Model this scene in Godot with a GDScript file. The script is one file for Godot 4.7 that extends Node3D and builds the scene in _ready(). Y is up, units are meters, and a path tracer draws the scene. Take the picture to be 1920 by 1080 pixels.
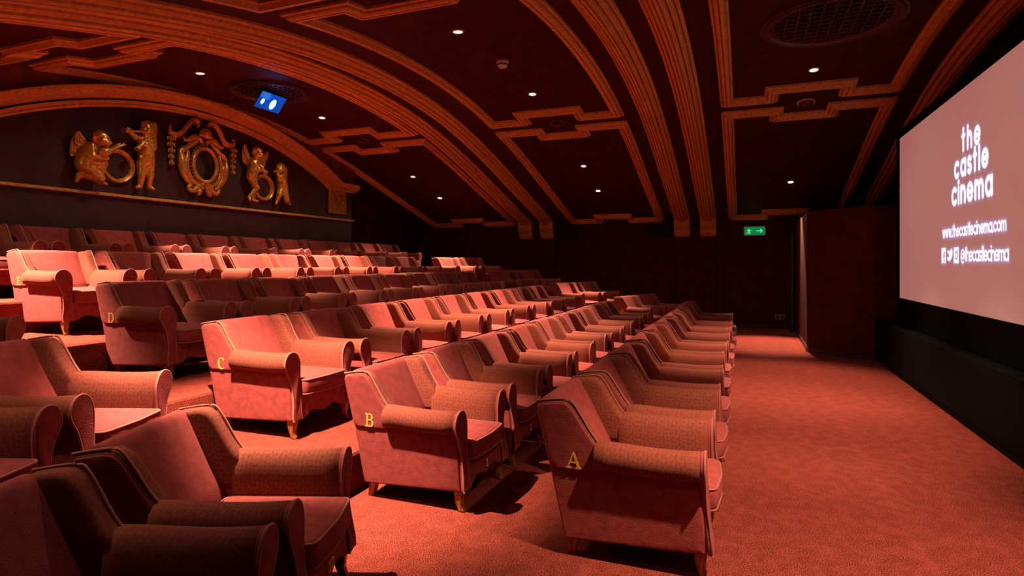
extends Node3D
# An old cinema auditorium: rows of wing armchairs on carpeted tiers under a ribbed vault.
# x runs from the rear wall towards the screen, -z away from the camera towards the far side wall.

const ZC := -7.2            # middle of the room
const Z_FAR := -15.24
const Z_NEAR := 0.9
const X_BACK := -8.4
const X_END := 3.5
const APEX := 4.28
const BAYS := [0.89, -3.08, -7.15]

var M := {}
var taken := {}
var rng := RandomNumberGenerator.new()

func _ready() -> void:
	rng.seed = 7
	# ---- camera
	var cam := Camera3D.new()
	cam.name = "camera"
	cam.near = 0.05
	cam.far = 80.0
	cam.projection = Camera3D.PROJECTION_FRUSTUM
	cam.size = 0.05 * 1080.0 / 1100.0
	cam.frustum_offset = Vector2(0, -0.05 * 47.0 / 1100.0)
	cam.position = Vector3(0, 1.55, 0)
	cam.rotation.y = atan(434.0 / 1100.0)
	add_child(cam)
	cam.current = true
	# ---- environment (a closed room: no sky)
	var env := Environment.new()
	env.background_mode = Environment.BG_COLOR
	env.background_color = Color.BLACK
	env.tonemap_mode = Environment.TONE_MAPPER_LINEAR
	env.tonemap_exposure = EXPOSURE
	env.sdfgi_enabled = true
	env.ssao_enabled = true
	env.ssil_enabled = true
	var we := WorldEnvironment.new()
	we.name = "environment"
	we.environment = env
	add_child(we)
	# ---- large area light: the glow of the cinema screen, just in front of its face
	var al := AreaLight3D.new()
	al.name = "screen_light"
	al.area_size = Vector2(2.2, 1.6)
	al.light_color = Color(0.80, 0.82, 1.0)
	al.light_energy = SCREEN_LIGHT
	al.shadow_enabled = true
	al.position = Vector3(2.09, 2.2, -7.12)
	al.rotation.y = PI / 2
	add_child(al)

	materials()
	build_shell()
	build_ceiling()
	build_back_wall()
	build_screen()
	build_chairs()
	build_lamps()
	build_reliefs()
	build_details()

const EXPOSURE := 1.12
const SCREEN_LIGHT := 0.25
const LAMP_ENERGY := 62.0
const LAMP_COLOR := Color(1.0, 0.88, 0.72)
const SPILL := 0.026

# ------------------------------------------------------------------ helpers

func numbered(called: String) -> String:
	if not taken.has(called):
		taken[called] = 0
		return called
	taken[called] += 1
	return "%s_%03d" % [called, taken[called]]

func tag(o: Node3D, label: String, category: String, group := "") -> Node3D:
	o.set_meta("label", label)
	o.set_meta("category", category)
	if group != "":
		o.set_meta("group", group)
	return o

func thing(called: String, label: String, category: String, at := Vector3.ZERO, turn := 0.0, group := "") -> Node3D:
	var o := Node3D.new()
	o.name = numbered(called)
	add_child(o)
	o.position = at
	o.rotation.y = turn
	return tag(o, label, category, group)

func struct(called: String, label := "") -> Node3D:
	var o := Node3D.new()
	o.name = called
	add_child(o)
	o.set_meta("kind", "structure")
	if label != "":
		o.set_meta("label", label)
	return o

func mesh_of(st: SurfaceTool) -> ArrayMesh:
	st.generate_normals()
	return st.commit()

func put(called: String, mesh: Mesh, mat: Material, parent: Node3D, at := Vector3.ZERO) -> MeshInstance3D:
	var o := MeshInstance3D.new()
	o.name = called
	o.mesh = mesh
	o.material_override = null
	for i in mesh.get_surface_count():
		o.set_surface_override_material(i, mat)
	o.position = at
	parent.add_child(o, true)
	return o

var smooth_caps := true

func tool(smooth := true) -> SurfaceTool:
	smooth_caps = smooth
	var st := SurfaceTool.new()
	st.begin(Mesh.PRIMITIVE_TRIANGLES)
	st.set_smooth_group(0 if smooth else -1)
	return st

func tri(st: SurfaceTool, a: Vector3, b: Vector3, c: Vector3) -> void:
	if (b - a).cross(c - a).length_squared() < 1e-16:
		return
	st.add_vertex(a)
	st.add_vertex(b)
	st.add_vertex(c)

func quad(st: SurfaceTool, a: Vector3, b: Vector3, c: Vector3, d: Vector3) -> void:
	tri(st, a, b, c)
	tri(st, a, c, d)

func box(st: SurfaceTool, lo: Vector3, hi: Vector3, bevel := 0.0) -> void:
	var poly := PackedVector2Array([Vector2(lo.x, lo.y), Vector2(hi.x, lo.y), Vector2(hi.x, hi.y), Vector2(lo.x, hi.y)])
	if bevel > 0.0:
		poly = round_poly(poly, bevel, 1)
	prism(st, poly, lo.z, hi.z, bevel, func(p: Vector3): return p, 1)

func boxmesh(lo: Vector3, hi: Vector3, bevel := 0.0) -> ArrayMesh:
	var st := tool(false)
	box(st, lo, hi, bevel)
	return mesh_of(st)

func round_poly(poly: PackedVector2Array, r: float, n := 3) -> PackedVector2Array:
	var out := PackedVector2Array()
	var c := poly.size()
	for i in c:
		var p := poly[i]
		var a := poly[(i + c - 1) % c]
		var b := poly[(i + 1) % c]
		var ra := minf(r, p.distance_to(a) * 0.45)
		var rb := minf(r, p.distance_to(b) * 0.45)
		var p0 := p + (a - p).normalized() * ra
		var p1 := p + (b - p).normalized() * rb
		for k in n + 1:
			var t := float(k) / n
			out.append(p0.lerp(p, t).lerp(p.lerp(p1, t), t))
	return out

func inset(poly: PackedVector2Array, d: float) -> PackedVector2Array:
	# moves every vertex inwards by d (counter-clockwise polygons)
	var out := PackedVector2Array()
	var c := poly.size()
	var sgn := 1.0 if area_of(poly) > 0.0 else -1.0
	for i in c:
		var e0 := (poly[i] - poly[(i + c - 1) % c]).normalized()
		var e1 := (poly[(i + 1) % c] - poly[i]).normalized()
		var n0 := Vector2(-e0.y, e0.x)
		var n1 := Vector2(-e1.y, e1.x)
		var m := n0 + n1
		var l := m.length()
		m = n0 if l < 0.3 else m / l / maxf(0.5, l * 0.5)
		out.append(poly[i] + m * d * sgn)
	return out

func area_of(poly: PackedVector2Array) -> float:
	var s := 0.0
	for i in poly.size():
		var q := poly[(i + 1) % poly.size()]
		s += poly[i].x * q.y - poly[i].y * q.x
	return s * 0.5

# a polygon in (x, y) pushed from z0 to z1 with rounded rims; "to" maps (x, y, z) to the place it is wanted
func prism(st: SurfaceTool, poly: PackedVector2Array, z0: float, z1: float, r: float, to: Callable, steps := 3, rings := 1, dome := 0.0) -> void:
	var layers := []
	if r > 0.0:
		for k in steps + 1:
			var a := PI / 2 * k / steps
			layers.append([inset(poly, r * (1.0 - sin(a))), z0 + r * (1.0 - cos(a))])
		for k in range(1, rings):
			layers.append([poly, lerpf(z0 + r, z1 - r, float(k) / rings)])
		for k in steps + 1:
			var a := PI / 2 * (steps - k) / steps
			layers.append([inset(poly, r * (1.0 - sin(a))), z1 - r * (1.0 - cos(a))])
	else:
		layers = [[poly, z0], [poly, z1]]
	var c := poly.size()
	var turn := area_of(poly)
	for k in layers.size() - 1:
		var A: PackedVector2Array = layers[k][0]
		var B: PackedVector2Array = layers[k + 1][0]
		var za: float = layers[k][1]
		var zb: float = layers[k + 1][1]
		for i in c:
			var j := (i + 1) % c
			quad(st, to.call(Vector3(A[i].x, A[i].y, za)), to.call(Vector3(B[i].x, B[i].y, zb)), to.call(Vector3(B[j].x, B[j].y, zb)), to.call(Vector3(A[j].x, A[j].y, za)))
	if dome > 0.0:
		domed_caps(st, layers, turn, dome, to)
		return
	if r > 0.0 and smooth_caps:
		st.set_smooth_group(7)
	for side in 2:
		var L: PackedVector2Array = layers[0][0] if side == 0 else layers[-1][0]
		var z: float = layers[0][1] if side == 0 else layers[-1][1]
		var idx := Geometry2D.triangulate_polygon(L)
		if idx.is_empty():
			# fan about the middle
			var mid := Vector2.ZERO
			for q in L:
				mid += q / L.size()
			L = L.duplicate()
			L.append(mid)
			for i in c:
				idx.append_array(PackedInt32Array([i, (i + 1) % c, c]))
		for k in range(0, idx.size(), 3):
			var a: Vector3 = to.call(Vector3(L[idx[k]].x, L[idx[k]].y, z))
			var b: Vector3 = to.call(Vector3(L[idx[k + 1]].x, L[idx[k + 1]].y, z))
			var d: Vector3 = to.call(Vector3(L[idx[k + 2]].x, L[idx[k + 2]].y, z))
			var u := L[idx[k + 1]] - L[idx[k]]
			var w := L[idx[k + 2]] - L[idx[k]]
			if (u.cross(w) > 0.0) == (turn > 0.0) == (side == 0):
				tri(st, a, b, d)
			else:
				tri(st, a, d, b)
	if r > 0.0 and smooth_caps:
		st.set_smooth_group(0)

# caps that swell gently towards their middle
func domed_caps(st: SurfaceTool, layers: Array, turn: float, dome: float, to: Callable) -> void:
	for side in 2:
		var L: PackedVector2Array = layers[0][0] if side == 0 else layers[-1][0]
		var z: float = layers[0][1] if side == 0 else layers[-1][1]
		var up := -1.0 if side == 0 else 1.0
		var c := L.size()
		var mid := Vector2.ZERO
		for q in L:
			mid += q / c
		var steps := [1.0, 0.85, 0.65, 0.4, 0.0]
		for k in 4:
			var s0: float = steps[k]
			var s1: float = steps[k + 1]
			var z0 := z + up * dome * (1.0 - s0 * s0)
			var z1 := z + up * dome * (1.0 - s1 * s1)
			for i in c:
				var j := (i + 1) % c
				var a := mid.lerp(L[i], s0)
				var b := mid.lerp(L[j], s0)
				var d := mid.lerp(L[j], s1)
				var e := mid.lerp(L[i], s1)
				var A: Vector3 = to.call(Vector3(a.x, a.y, z0))
				var B: Vector3 = to.call(Vector3(b.x, b.y, z0))
				var D: Vector3 = to.call(Vector3(d.x, d.y, z1))
				var E: Vector3 = to.call(Vector3(e.x, e.y, z1))
				if side == 0:
					quad(st, A, B, D, E)
				else:
					quad(st, A, E, D, B)

func prism_mesh(poly: PackedVector2Array, z0: float, z1: float, r: float, to: Callable, smooth := true, steps := 3, rings := 1, dome := 0.0) -> ArrayMesh:
	var st := tool(smooth)
	prism(st, poly, z0, z1, r, to, steps, rings, dome)
	return mesh_of(st)

func spline(pts: Array, per := 6) -> Array:
	var out := []
	for i in pts.size() - 1:
		var a = pts[maxi(i - 1, 0)]
		var b = pts[i]
		var c = pts[i + 1]
		var d = pts[mini(i + 2, pts.size() - 1)]
		for k in per:
			var t := float(k) / per
			out.append(0.5 * ((2.0 * b) + (c - a) * t + (2.0 * a - 5.0 * b + 4.0 * c - d) * t * t + (3.0 * b - a - 3.0 * c + d) * t * t * t))
	out.append(pts[-1])
	return out

# tube through points (Vector3) with a radius for each; flat squeezes it along "up"
func tube(st: SurfaceTool, pts: Array, radii: Array, sides := 8, flat := 1.0, up := Vector3.RIGHT) -> void:
	var rings := []
	for i in pts.size():
		var d: Vector3 = (pts[mini(i + 1, pts.size() - 1)] - pts[maxi(i - 1, 0)])
		d = d.normalized() if d.length() > 1e-7 else Vector3.UP
		var side := d.cross(up)
		if side.length() < 1e-3:
			side = d.cross(Vector3(0.3, 0.7, 0.6))
		side = side.normalized()
		var u := side.cross(d).normalized()
		var ring := PackedVector3Array()
		for k in sides:
			var a := TAU * k / sides
			ring.append(pts[i] + (side * cos(a) + u * sin(a) * flat) * float(radii[i]))
		rings.append(ring)
	for i in pts.size() - 1:
		for k in sides:
			var j := (k + 1) % sides
			quad(st, rings[i][k], rings[i + 1][k], rings[i + 1][j], rings[i][j])
	for e in [0, pts.size() - 1]:
		for k in sides:
			tri(st, pts[e], rings[e][k], rings[e][(k + 1) % sides])

func even(n: int, r: float) -> Array:
	var a := []
	a.resize(n)
	a.fill(r)
	return a

# (radius, height) profile turned about y
func lathe(st: SurfaceTool, prof: Array, n := 24, c := Vector3.ZERO) -> void:
	for i in prof.size() - 1:
		for k in n:
			var a := TAU * k / n
			var b := TAU * (k + 1) / n
			var p: Vector2 = prof[i]
			var q: Vector2 = prof[i + 1]
			quad(st, c + Vector3(p.x * cos(a), p.y, p.x * sin(a)), c + Vector3(q.x * cos(a), q.y, q.x * sin(a)), c + Vector3(q.x * cos(b), q.y, q.x * sin(b)), c + Vector3(p.x * cos(b), p.y, p.x * sin(b)))

func lathe_mesh(prof: Array, n := 24, smooth := false) -> ArrayMesh:
	var st := tool(smooth)
	lathe(st, prof, n)
	return mesh_of(st)

func ceil_y(z: float) -> float:
	var d := absf(z - ZC)
	var D := [0.0, 1.2, 2.4, 3.9, 5.4, 8.04, 9.0]
	var Y := [0.0, 0.05, 0.20, 0.52, 0.93, 1.66, 1.93]
	for i in 6:
		if d <= D[i + 1]:
			# smooth (Catmull-Rom) between the measured points
			var t: float = (d - D[i]) / (D[i + 1] - D[i])
			var s0: float = (Y[i + 1] - Y[maxi(i - 1, 0)]) / (D[i + 1] - D[maxi(i - 1, 0)]) if i > 0 else 0.0
			var s1: float = (Y[mini(i + 2, 6)] - Y[i]) / (D[mini(i + 2, 6)] - D[i])
			var h: float = D[i + 1] - D[i]
			var v: float = (2 * t * t * t - 3 * t * t + 1) * Y[i] + (t * t * t - 2 * t * t + t) * h * s0 + (3 * t * t - 2 * t * t * t) * Y[i + 1] + (t * t * t - t * t) * h * s1
			return APEX - v
	return APEX - 1.93

func ceil_slope(z: float) -> float:
	return (ceil_y(z + 0.05) - ceil_y(z - 0.05)) / 0.1

# a moulding that follows a path drawn on the ceiling; profile points are (across, drop)
func ceil_sweep(path: PackedVector2Array, closed: bool, prof: Array) -> ArrayMesh:
	var st := tool(false)
	# subdivide
	var pts := PackedVector2Array()
	var n := path.size()
	for i in (n if closed else n - 1):
		var a := path[i]
		var b := path[(i + 1) % n]
		var cuts := maxi(1, int(ceil(absf(b.y - a.y) / 0.25)))
		for k in cuts:
			pts.append(a.lerp(b, float(k) / cuts))
	if not closed:
		pts.append(path[n - 1])
	n = pts.size()
	var rows := []
	for i in n:
		var e0 := (pts[i] - pts[(i + n - 1) % n]).normalized()
		var e1 := (pts[(i + 1) % n] - pts[i]).normalized()
		if not closed and i == 0:
			e0 = e1
		if not closed and i == n - 1:
			e1 = e0
		var n0 := Vector2(-e0.y, e0.x)
		var n1 := Vector2(-e1.y, e1.x)
		var m := (n0 + n1)
		m = m / maxf(m.length_squared() * 0.5, 0.2)
		var row := PackedVector3Array()
		for p in prof:
			var q: Vector2 = pts[i] + m * p.x
			row.append(Vector3(q.x, ceil_y(q.y) - p.y, q.y))
		rows.append(row)
	for i in (n if closed else n - 1):
		var A: PackedVector3Array = rows[i]
		var B: PackedVector3Array = rows[(i + 1) % n]
		for k in prof.size() - 1:
			quad(st, A[k], B[k], B[k + 1], A[k + 1])
	return mesh_of(st)

# ------------------------------------------------------------------ materials

func noise_tex(freq: float, colors: Array, offs: Array, size := 512, type := FastNoiseLite.TYPE_SIMPLEX_SMOOTH, octaves := 4, sd := 1, as_normal := false, bump := 4.0) -> NoiseTexture2D:
	var n := FastNoiseLite.new()
	n.seed = sd
	n.frequency = freq
	n.noise_type = type
	n.fractal_octaves = octaves
	var t := NoiseTexture2D.new()
	t.width = size
	t.height = size
	t.seamless = true
	t.noise = n
	t.generate_mipmaps = false
	if as_normal:
		t.as_normal_map = true
		t.bump_strength = bump
	else:
		var g := Gradient.new()
		g.offsets = PackedFloat32Array(offs)
		g.colors = PackedColorArray(colors)
		t.color_ramp = g
	return t

func mat(called: String, col: Color, rough := 0.8, metal := 0.0, spec := 0.5) -> StandardMaterial3D:
	var m := StandardMaterial3D.new()
	m.resource_name = called
	m.albedo_color = col
	m.roughness = rough
	m.metallic = metal
	m.metallic_specular = spec
	M[called] = m
	return m

func triplanar(m: StandardMaterial3D, scale: float, world := false) -> void:
	m.uv1_triplanar = true
	m.uv1_world_triplanar = world
	m.uv1_scale = Vector3(scale, scale, scale)

func rib_image(n := 256, lines := 32) -> Image:
	# fine ribbed weave: rows of small ovals in staggered courses
	var im := Image.create(n, n, false, Image.FORMAT_RGB8)
	for y in n:
		for x in n:
			var row := float(y) / n * lines
			var ph := 0.5 if int(row) % 2 == 0 else 0.0
			var a := absf(sin(PI * row))
			var b := absf(sin(PI * (float(x) / n * lines * 0.5 + ph)))
			var v := 0.84 + 0.16 * pow(a, 0.7) * (0.72 + 0.28 * b)
			im.set_pixel(x, y, Color(v, v, v))
	return im

func materials() -> void:
	# seat velvet, three wears of it
	var pile := noise_tex(0.09, [], [], 512, FastNoiseLite.TYPE_SIMPLEX_SMOOTH, 3, 21, true, 2.5)
	var worn := noise_tex(0.012, [Color(0.88, 0.87, 0.87), Color(0.96, 0.95, 0.95), Color(1, 1, 1)], [0.25, 0.5, 0.75], 512, FastNoiseLite.TYPE_SIMPLEX_SMOOTH, 5, 22)
	var tones := [Color(0.55, 0.205, 0.20), Color(0.51, 0.185, 0.185), Color(0.58, 0.225, 0.215)]
	for i in 3:
		var v := mat("velvet_%d" % i, tones[i], 0.85, 0.0, 0.35)
		v.albedo_texture = worn
		v.normal_enabled = true
		v.normal_texture = pile
		v.normal_scale = 0.5
		v.rim_enabled = true
		v.rim = 0.25
		v.rim_tint = 0.8
		triplanar(v, 2.3)
	# ribbed rep on arms and wings
	var ribs := rib_image()
	var rib_col := ImageTexture.create_from_image(ribs)
	var nm := ribs.duplicate() as Image
	nm.convert(Image.FORMAT_RGBA8)
	nm.bump_map_to_normal_map(6.0)
	var rib_nor := ImageTexture.create_from_image(nm)
	var rep_tones := [Color(0.52, 0.235, 0.185), Color(0.485, 0.215, 0.17), Color(0.55, 0.255, 0.2)]
	for i in 3:
		var v := mat("rep_%d" % i, rep_tones[i], 0.9, 0.0, 0.3)
		v.albedo_texture = rib_col
		v.normal_enabled = true
		v.normal_texture = rib_nor
		v.normal_scale = 0.3
		v.rim_enabled = true
		v.rim = 0.25
		v.rim_tint = 0.7
		v.detail_enabled = true
		v.detail_albedo = noise_tex(0.01, [Color(0.82, 0.8, 0.78), Color(1, 1, 1)], [0.3, 0.7], 512, FastNoiseLite.TYPE_SIMPLEX_SMOOTH, 4, 23) if i == 0 else M["rep_0"].detail_albedo
		v.detail_blend_mode = BaseMaterial3D.BLEND_MODE_MUL
		triplanar(v, 11.0)
	var pp := mat("piping", Color(0.56, 0.27, 0.235), 0.8)
	pp.rim_enabled = true
	pp.rim = 0.4
	# carpet
	var c := mat("carpet", Color(0.66, 0.285, 0.24), 0.95, 0.0, 0.2)
	c.albedo_texture = noise_tex(0.22, [Color(0.34, 0.27, 0.26), Color(0.82, 0.79, 0.78), Color(1, 1, 1)], [0.30, 0.5, 0.70], 1024, FastNoiseLite.TYPE_SIMPLEX_SMOOTH, 3, 31)
	c.normal_enabled = true
	c.normal_texture = noise_tex(0.3, [], [], 1024, FastNoiseLite.TYPE_SIMPLEX_SMOOTH, 3, 32, true, 6.0)
	c.normal_scale = 0.8
	c.detail_enabled = true
	c.detail_blend_mode = BaseMaterial3D.BLEND_MODE_MUL
	c.detail_albedo = noise_tex(0.014, [Color(0.92, 0.905, 0.90), Color(0.965, 0.96, 0.96), Color(1, 1, 1)], [0.3, 0.5, 0.7], 1024, FastNoiseLite.TYPE_SIMPLEX_SMOOTH, 5, 33)
	c.detail_uv_layer = BaseMaterial3D.DETAIL_UV_2
	c.uv2_triplanar = true
	c.uv2_world_triplanar = true
	c.uv2_scale = Vector3(0.53, 0.53, 0.53)
	triplanar(c, 0.62, true)
	# paint and plaster
	var blot := noise_tex(0.01, [Color(0.86, 0.86, 0.86), Color(1, 1, 1)], [0.3, 0.7], 512, FastNoiseLite.TYPE_SIMPLEX_SMOOTH, 5, 41)
	for e in [["ceiling_paint", Color(0.27, 0.115, 0.10), 0.6], ["wall_paint", Color(0.31, 0.09, 0.08), 0.8], ["tympanum_paint", Color(0.25, 0.115, 0.14), 0.5], ["umber_paint", Color(0.50, 0.29, 0.16), 0.6], ["black_cloth", Color(0.022, 0.020, 0.020), 0.95], ["grille_paint", Color(0.30, 0.15, 0.17), 0.4]]:
		var p := mat(e[0], e[1], e[2], 0.0, 0.2)
		p.albedo_texture = blot
		triplanar(p, 0.6, true)
		if e[0] == "grille_paint" or e[0] == "tympanum_paint":
			p.metallic_specular = 0.5
	var g := mat("gold_paint", Color(0.86, 0.64, 0.33), 0.42, 0.0, 0.5)
	g.albedo_texture = noise_tex(0.02, [Color(0.84, 0.81, 0.78), Color(0.95, 0.94, 0.92), Color(1, 1, 1)], [0.25, 0.5, 0.75], 512, FastNoiseLite.TYPE_SIMPLEX_SMOOTH, 5, 42)
	triplanar(g, 1.4, true)
	var gl := mat("gilding", Color(0.90, 0.66, 0.28), 0.30, 0.45, 0.6)
	gl.albedo_texture = noise_tex(0.02, [Color(0.78, 0.68, 0.62), Color(0.94, 0.91, 0.86), Color(1, 1, 1)], [0.22, 0.45, 0.7], 512, FastNoiseLite.TYPE_SIMPLEX_SMOOTH, 4, 43)
	triplanar(gl, 2.0, true)
	mat("badge_gold", Color(0.92, 0.66, 0.26), 0.4, 0.15)
	var w := mat("leg_wood", Color(0.66, 0.36, 0.15), 0.4)
	w.albedo_texture = noise_tex(0.03, [Color(0.6, 0.55, 0.5), Color(1, 1, 1)], [0.3, 0.7], 256, FastNoiseLite.TYPE_SIMPLEX_SMOOTH, 4, 51)
	w.uv1_triplanar = true
	w.uv1_scale = Vector3(9, 1.5, 9)
	mat("black_plastic", Color(0.06, 0.06, 0.06), 0.5)
	mat("void_black", Color(0.02, 0.02, 0.02), 0.9)
	mat("white_plastic", Color(0.80, 0.76, 0.74), 0.4)
	mat("steel", Color(0.55, 0.54, 0.53), 0.35, 0.8)
	mat("base_cloth", Color(0.08, 0.06, 0.06), 0.95)
	mat("skirting", Color(0.20, 0.085, 0.075), 0.4)
	var lens := mat("lamp_lens", Color(1, 0.95, 0.85), 0.4)
	lens.emission_enabled = true
	lens.emission = Color(1.0, 0.86, 0.62)
	lens.emission_energy_multiplier = 7.0
	var dim := mat("lamp_lens_dim", Color(1, 0.95, 0.85), 0.4)
	dim.emission_enabled = true
	dim.emission = Color(1.0, 0.86, 0.70)
	dim.emission_energy_multiplier = 1.6
	mat("lamp_lens_off", Color(0.12, 0.10, 0.10), 0.3)

# ------------------------------------------------------------------ room shell

const RISERS := [-2.45, -3.87, -5.29, -6.71]
const LEVELS := [0.27, 0.55, 0.85, 1.17]

func build_shell() -> void:
	var f := struct("floor", "red carpeted floor rising in broad steps to the rear")
	put("carpet", boxmesh(Vector3(-2.45, -0.2, Z_FAR - 0.1), Vector3(X_END, 0.0, Z_NEAR + 0.1)), M.carpet, f)
	for i in 4:
		var x1: float = RISERS[i]
		var x0: float = RISERS[i + 1] if i < 3 else -9.6
		var st := tool(true)
		var poly := PackedVector2Array([Vector2(x0, -0.2), Vector2(x1, -0.2), Vector2(x1, LEVELS[i] - 0.025), Vector2(x1 - 0.007, LEVELS[i] - 0.008), Vector2(x1 - 0.025, LEVELS[i]), Vector2(x0, LEVELS[i])])
		st.set_smooth_group(-1)
		prism(st, poly, Z_FAR - 0.1, Z_NEAR + 0.1, 0.0, func(p: Vector3): return p)
		put("tier", mesh_of(st), M.carpet, f)
	# far side wall with pilasters under the ribs
	var w := struct("wall_far", "dark maroon side wall with shallow pilasters")
	put("plaster", boxmesh(Vector3(-9.6, -0.2, Z_FAR - 0.2), Vector3(X_END, 3.2, Z_FAR)), M.wall_paint, w)
	for e in [[-5.24, "trim_4"], [-1.11, "trim_5"]]:
		var x: float = e[0]
		put("pilaster", boxmesh(Vector3(x - 0.48, 0.0, Z_FAR), Vector3(x + 0.48, 2.72, Z_FAR + 0.06), 0.008), M.wall_paint, struct(e[1], "shallow maroon pilaster below a pair of ribs"))
	for x in [-3.08]:
		put("panel_seam", boxmesh(Vector3(x - 0.012, 0.1, Z_FAR), Vector3(x + 0.012, 2.66, Z_FAR + 0.012)), M.wall_paint, w)
	var b := struct("baseboard_far")
	put("board", boxmesh(Vector3(-2.4, 0.0, Z_FAR), Vector3(1.06, 0.10, Z_FAR + 0.085), 0.006), M.skirting, b)
	var wn := struct("wall_near")
	put("plaster", boxmesh(Vector3(-9.6, -0.2, Z_NEAR), Vector3(X_END, 3.2, Z_NEAR + 0.2)), M.wall_paint, wn)
	var we := struct("wall_screen", "black wall behind the cinema screen")
	put("plaster", boxmesh(Vector3(X_END - 0.1, -0.2, Z_FAR - 0.1), Vector3(X_END + 0.1, 4.7, Z_NEAR + 0.1)), M.black_cloth, we)
	# the angled return beside the screen
	var r := struct("wall_angled", "dark red angled partition between exit and screen")
	var outline := PackedVector2Array([Vector2(1.08, Z_FAR), Vector2(1.06, -12.0), Vector2(1.035, -11.47), Vector2(1.06, -11.37), Vector2(1.15, -11.28), Vector2(1.67, -10.84), Vector2(1.93, -10.74), Vector2(2.6, -10.74), Vector2(2.6, Z_FAR)])
	put("partition", prism_mesh(outline, 0.0, 2.45, 0.0, func(p: Vector3): return Vector3(p.x, p.z, p.y), false), M.wall_paint, r)
	put("skirting", prism_mesh(PackedVector2Array([Vector2(1.06, -14.0), Vector2(1.04, -12.0), Vector2(1.02, -11.47), Vector2(1.045, -11.355), Vector2(1.14, -11.262), Vector2(1.665, -10.822), Vector2(1.92, -10.722), Vector2(1.92, -10.80), Vector2(1.2, -11.4), Vector2(1.12, -14.0)]), 0.0, 0.085, 0.0, func(p: Vector3): return Vector3(p.x, p.z, p.y), false), M.skirting, r)
	# the exit passage between wall and partition: door and its metal edge
	var d := struct("door_1", "dark exit door beside the angled partition")
	put("leaf", boxmesh(Vector3(0.985, 0.02, Z_FAR + 0.02), Vector3(1.03, 2.2, -14.42), 0.004), M.wall_paint, d)
	put("metal_edge", boxmesh(Vector3(0.995, 0.02, -14.42), Vector3(1.025, 2.2, -14.405)), M.grille_paint, d)
	# black platform under the screen
	var p := thing("stage_platform", "low black cloth-covered platform running along below the screen", "platform")
	put("body", boxmesh(Vector3(1.99, 0.07, -10.70), Vector3(2.9, 0.665, 0.5)), M.black_cloth, p)
	var st2 := tool(true)
	prism(st2, round_poly(PackedVector2Array([Vector2(1.935, 0.06), Vector2(1.99, 0.06), Vector2(1.99, 0.672), Vector2(1.935, 0.672)]), 0.02, 3), -10.72, 0.5, 0.0, func(q: Vector3): return q)
	put("front_panel", mesh_of(st2), M.black_cloth, p)
	put("plinth", boxmesh(Vector3(1.97, 0.0, -10.70), Vector3(2.85, 0.07, 0.5)), M.void_black, p)

# ------------------------------------------------------------------ ceiling

# half profiles (across, drop) of rib and panel moulding: fillets, hollows and rounds with deep quirks between them
const RIB_HALF := [Vector2(-0.19, -0.03), Vector2(-0.19, 0.032), Vector2(-0.170, 0.048), Vector2(-0.156, 0.046), Vector2(-0.150, 0.018), Vector2(-0.142, 0.018), Vector2(-0.136, 0.066), Vector2(-0.112, 0.092), Vector2(-0.094, 0.094), Vector2(-0.088, 0.055), Vector2(-0.078, 0.055), Vector2(-0.072, 0.118), Vector2(-0.050, 0.136), Vector2(-0.034, 0.134), Vector2(-0.028, 0.105), Vector2(-0.018, 0.105), Vector2(-0.012, 0.142)]
const MOULD := [Vector2(-0.095, -0.03), Vector2(-0.095, 0.03), Vector2(-0.078, 0.042), Vector2(-0.068, 0.040), Vector2(-0.064, 0.018), Vector2(-0.057, 0.018), Vector2(-0.052, 0.060), Vector2(-0.030, 0.080), Vector2(-0.010, 0.084), Vector2(-0.005, 0.050), Vector2(0.004, 0.050), Vector2(0.010, 0.088), Vector2(0.045, 0.088), Vector2(0.054, 0.058), Vector2(0.062, 0.026), Vector2(0.070, 0.036), Vector2(0.095, 0.034), Vector2(0.095, -0.03)]

func rib_profile() -> Array:
	var o := RIB_HALF.duplicate()
	for i in range(RIB_HALF.size() - 1, -1, -1):
		o.append(Vector2(-RIB_HALF[i].x, RIB_HALF[i].y))
	return o

func mirror_path(p: Array) -> PackedVector2Array:
	var o := PackedVector2Array()
	for q in p:
		o.append(Vector2(q.x, 2 * ZC - q.y))
	return o

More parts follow.
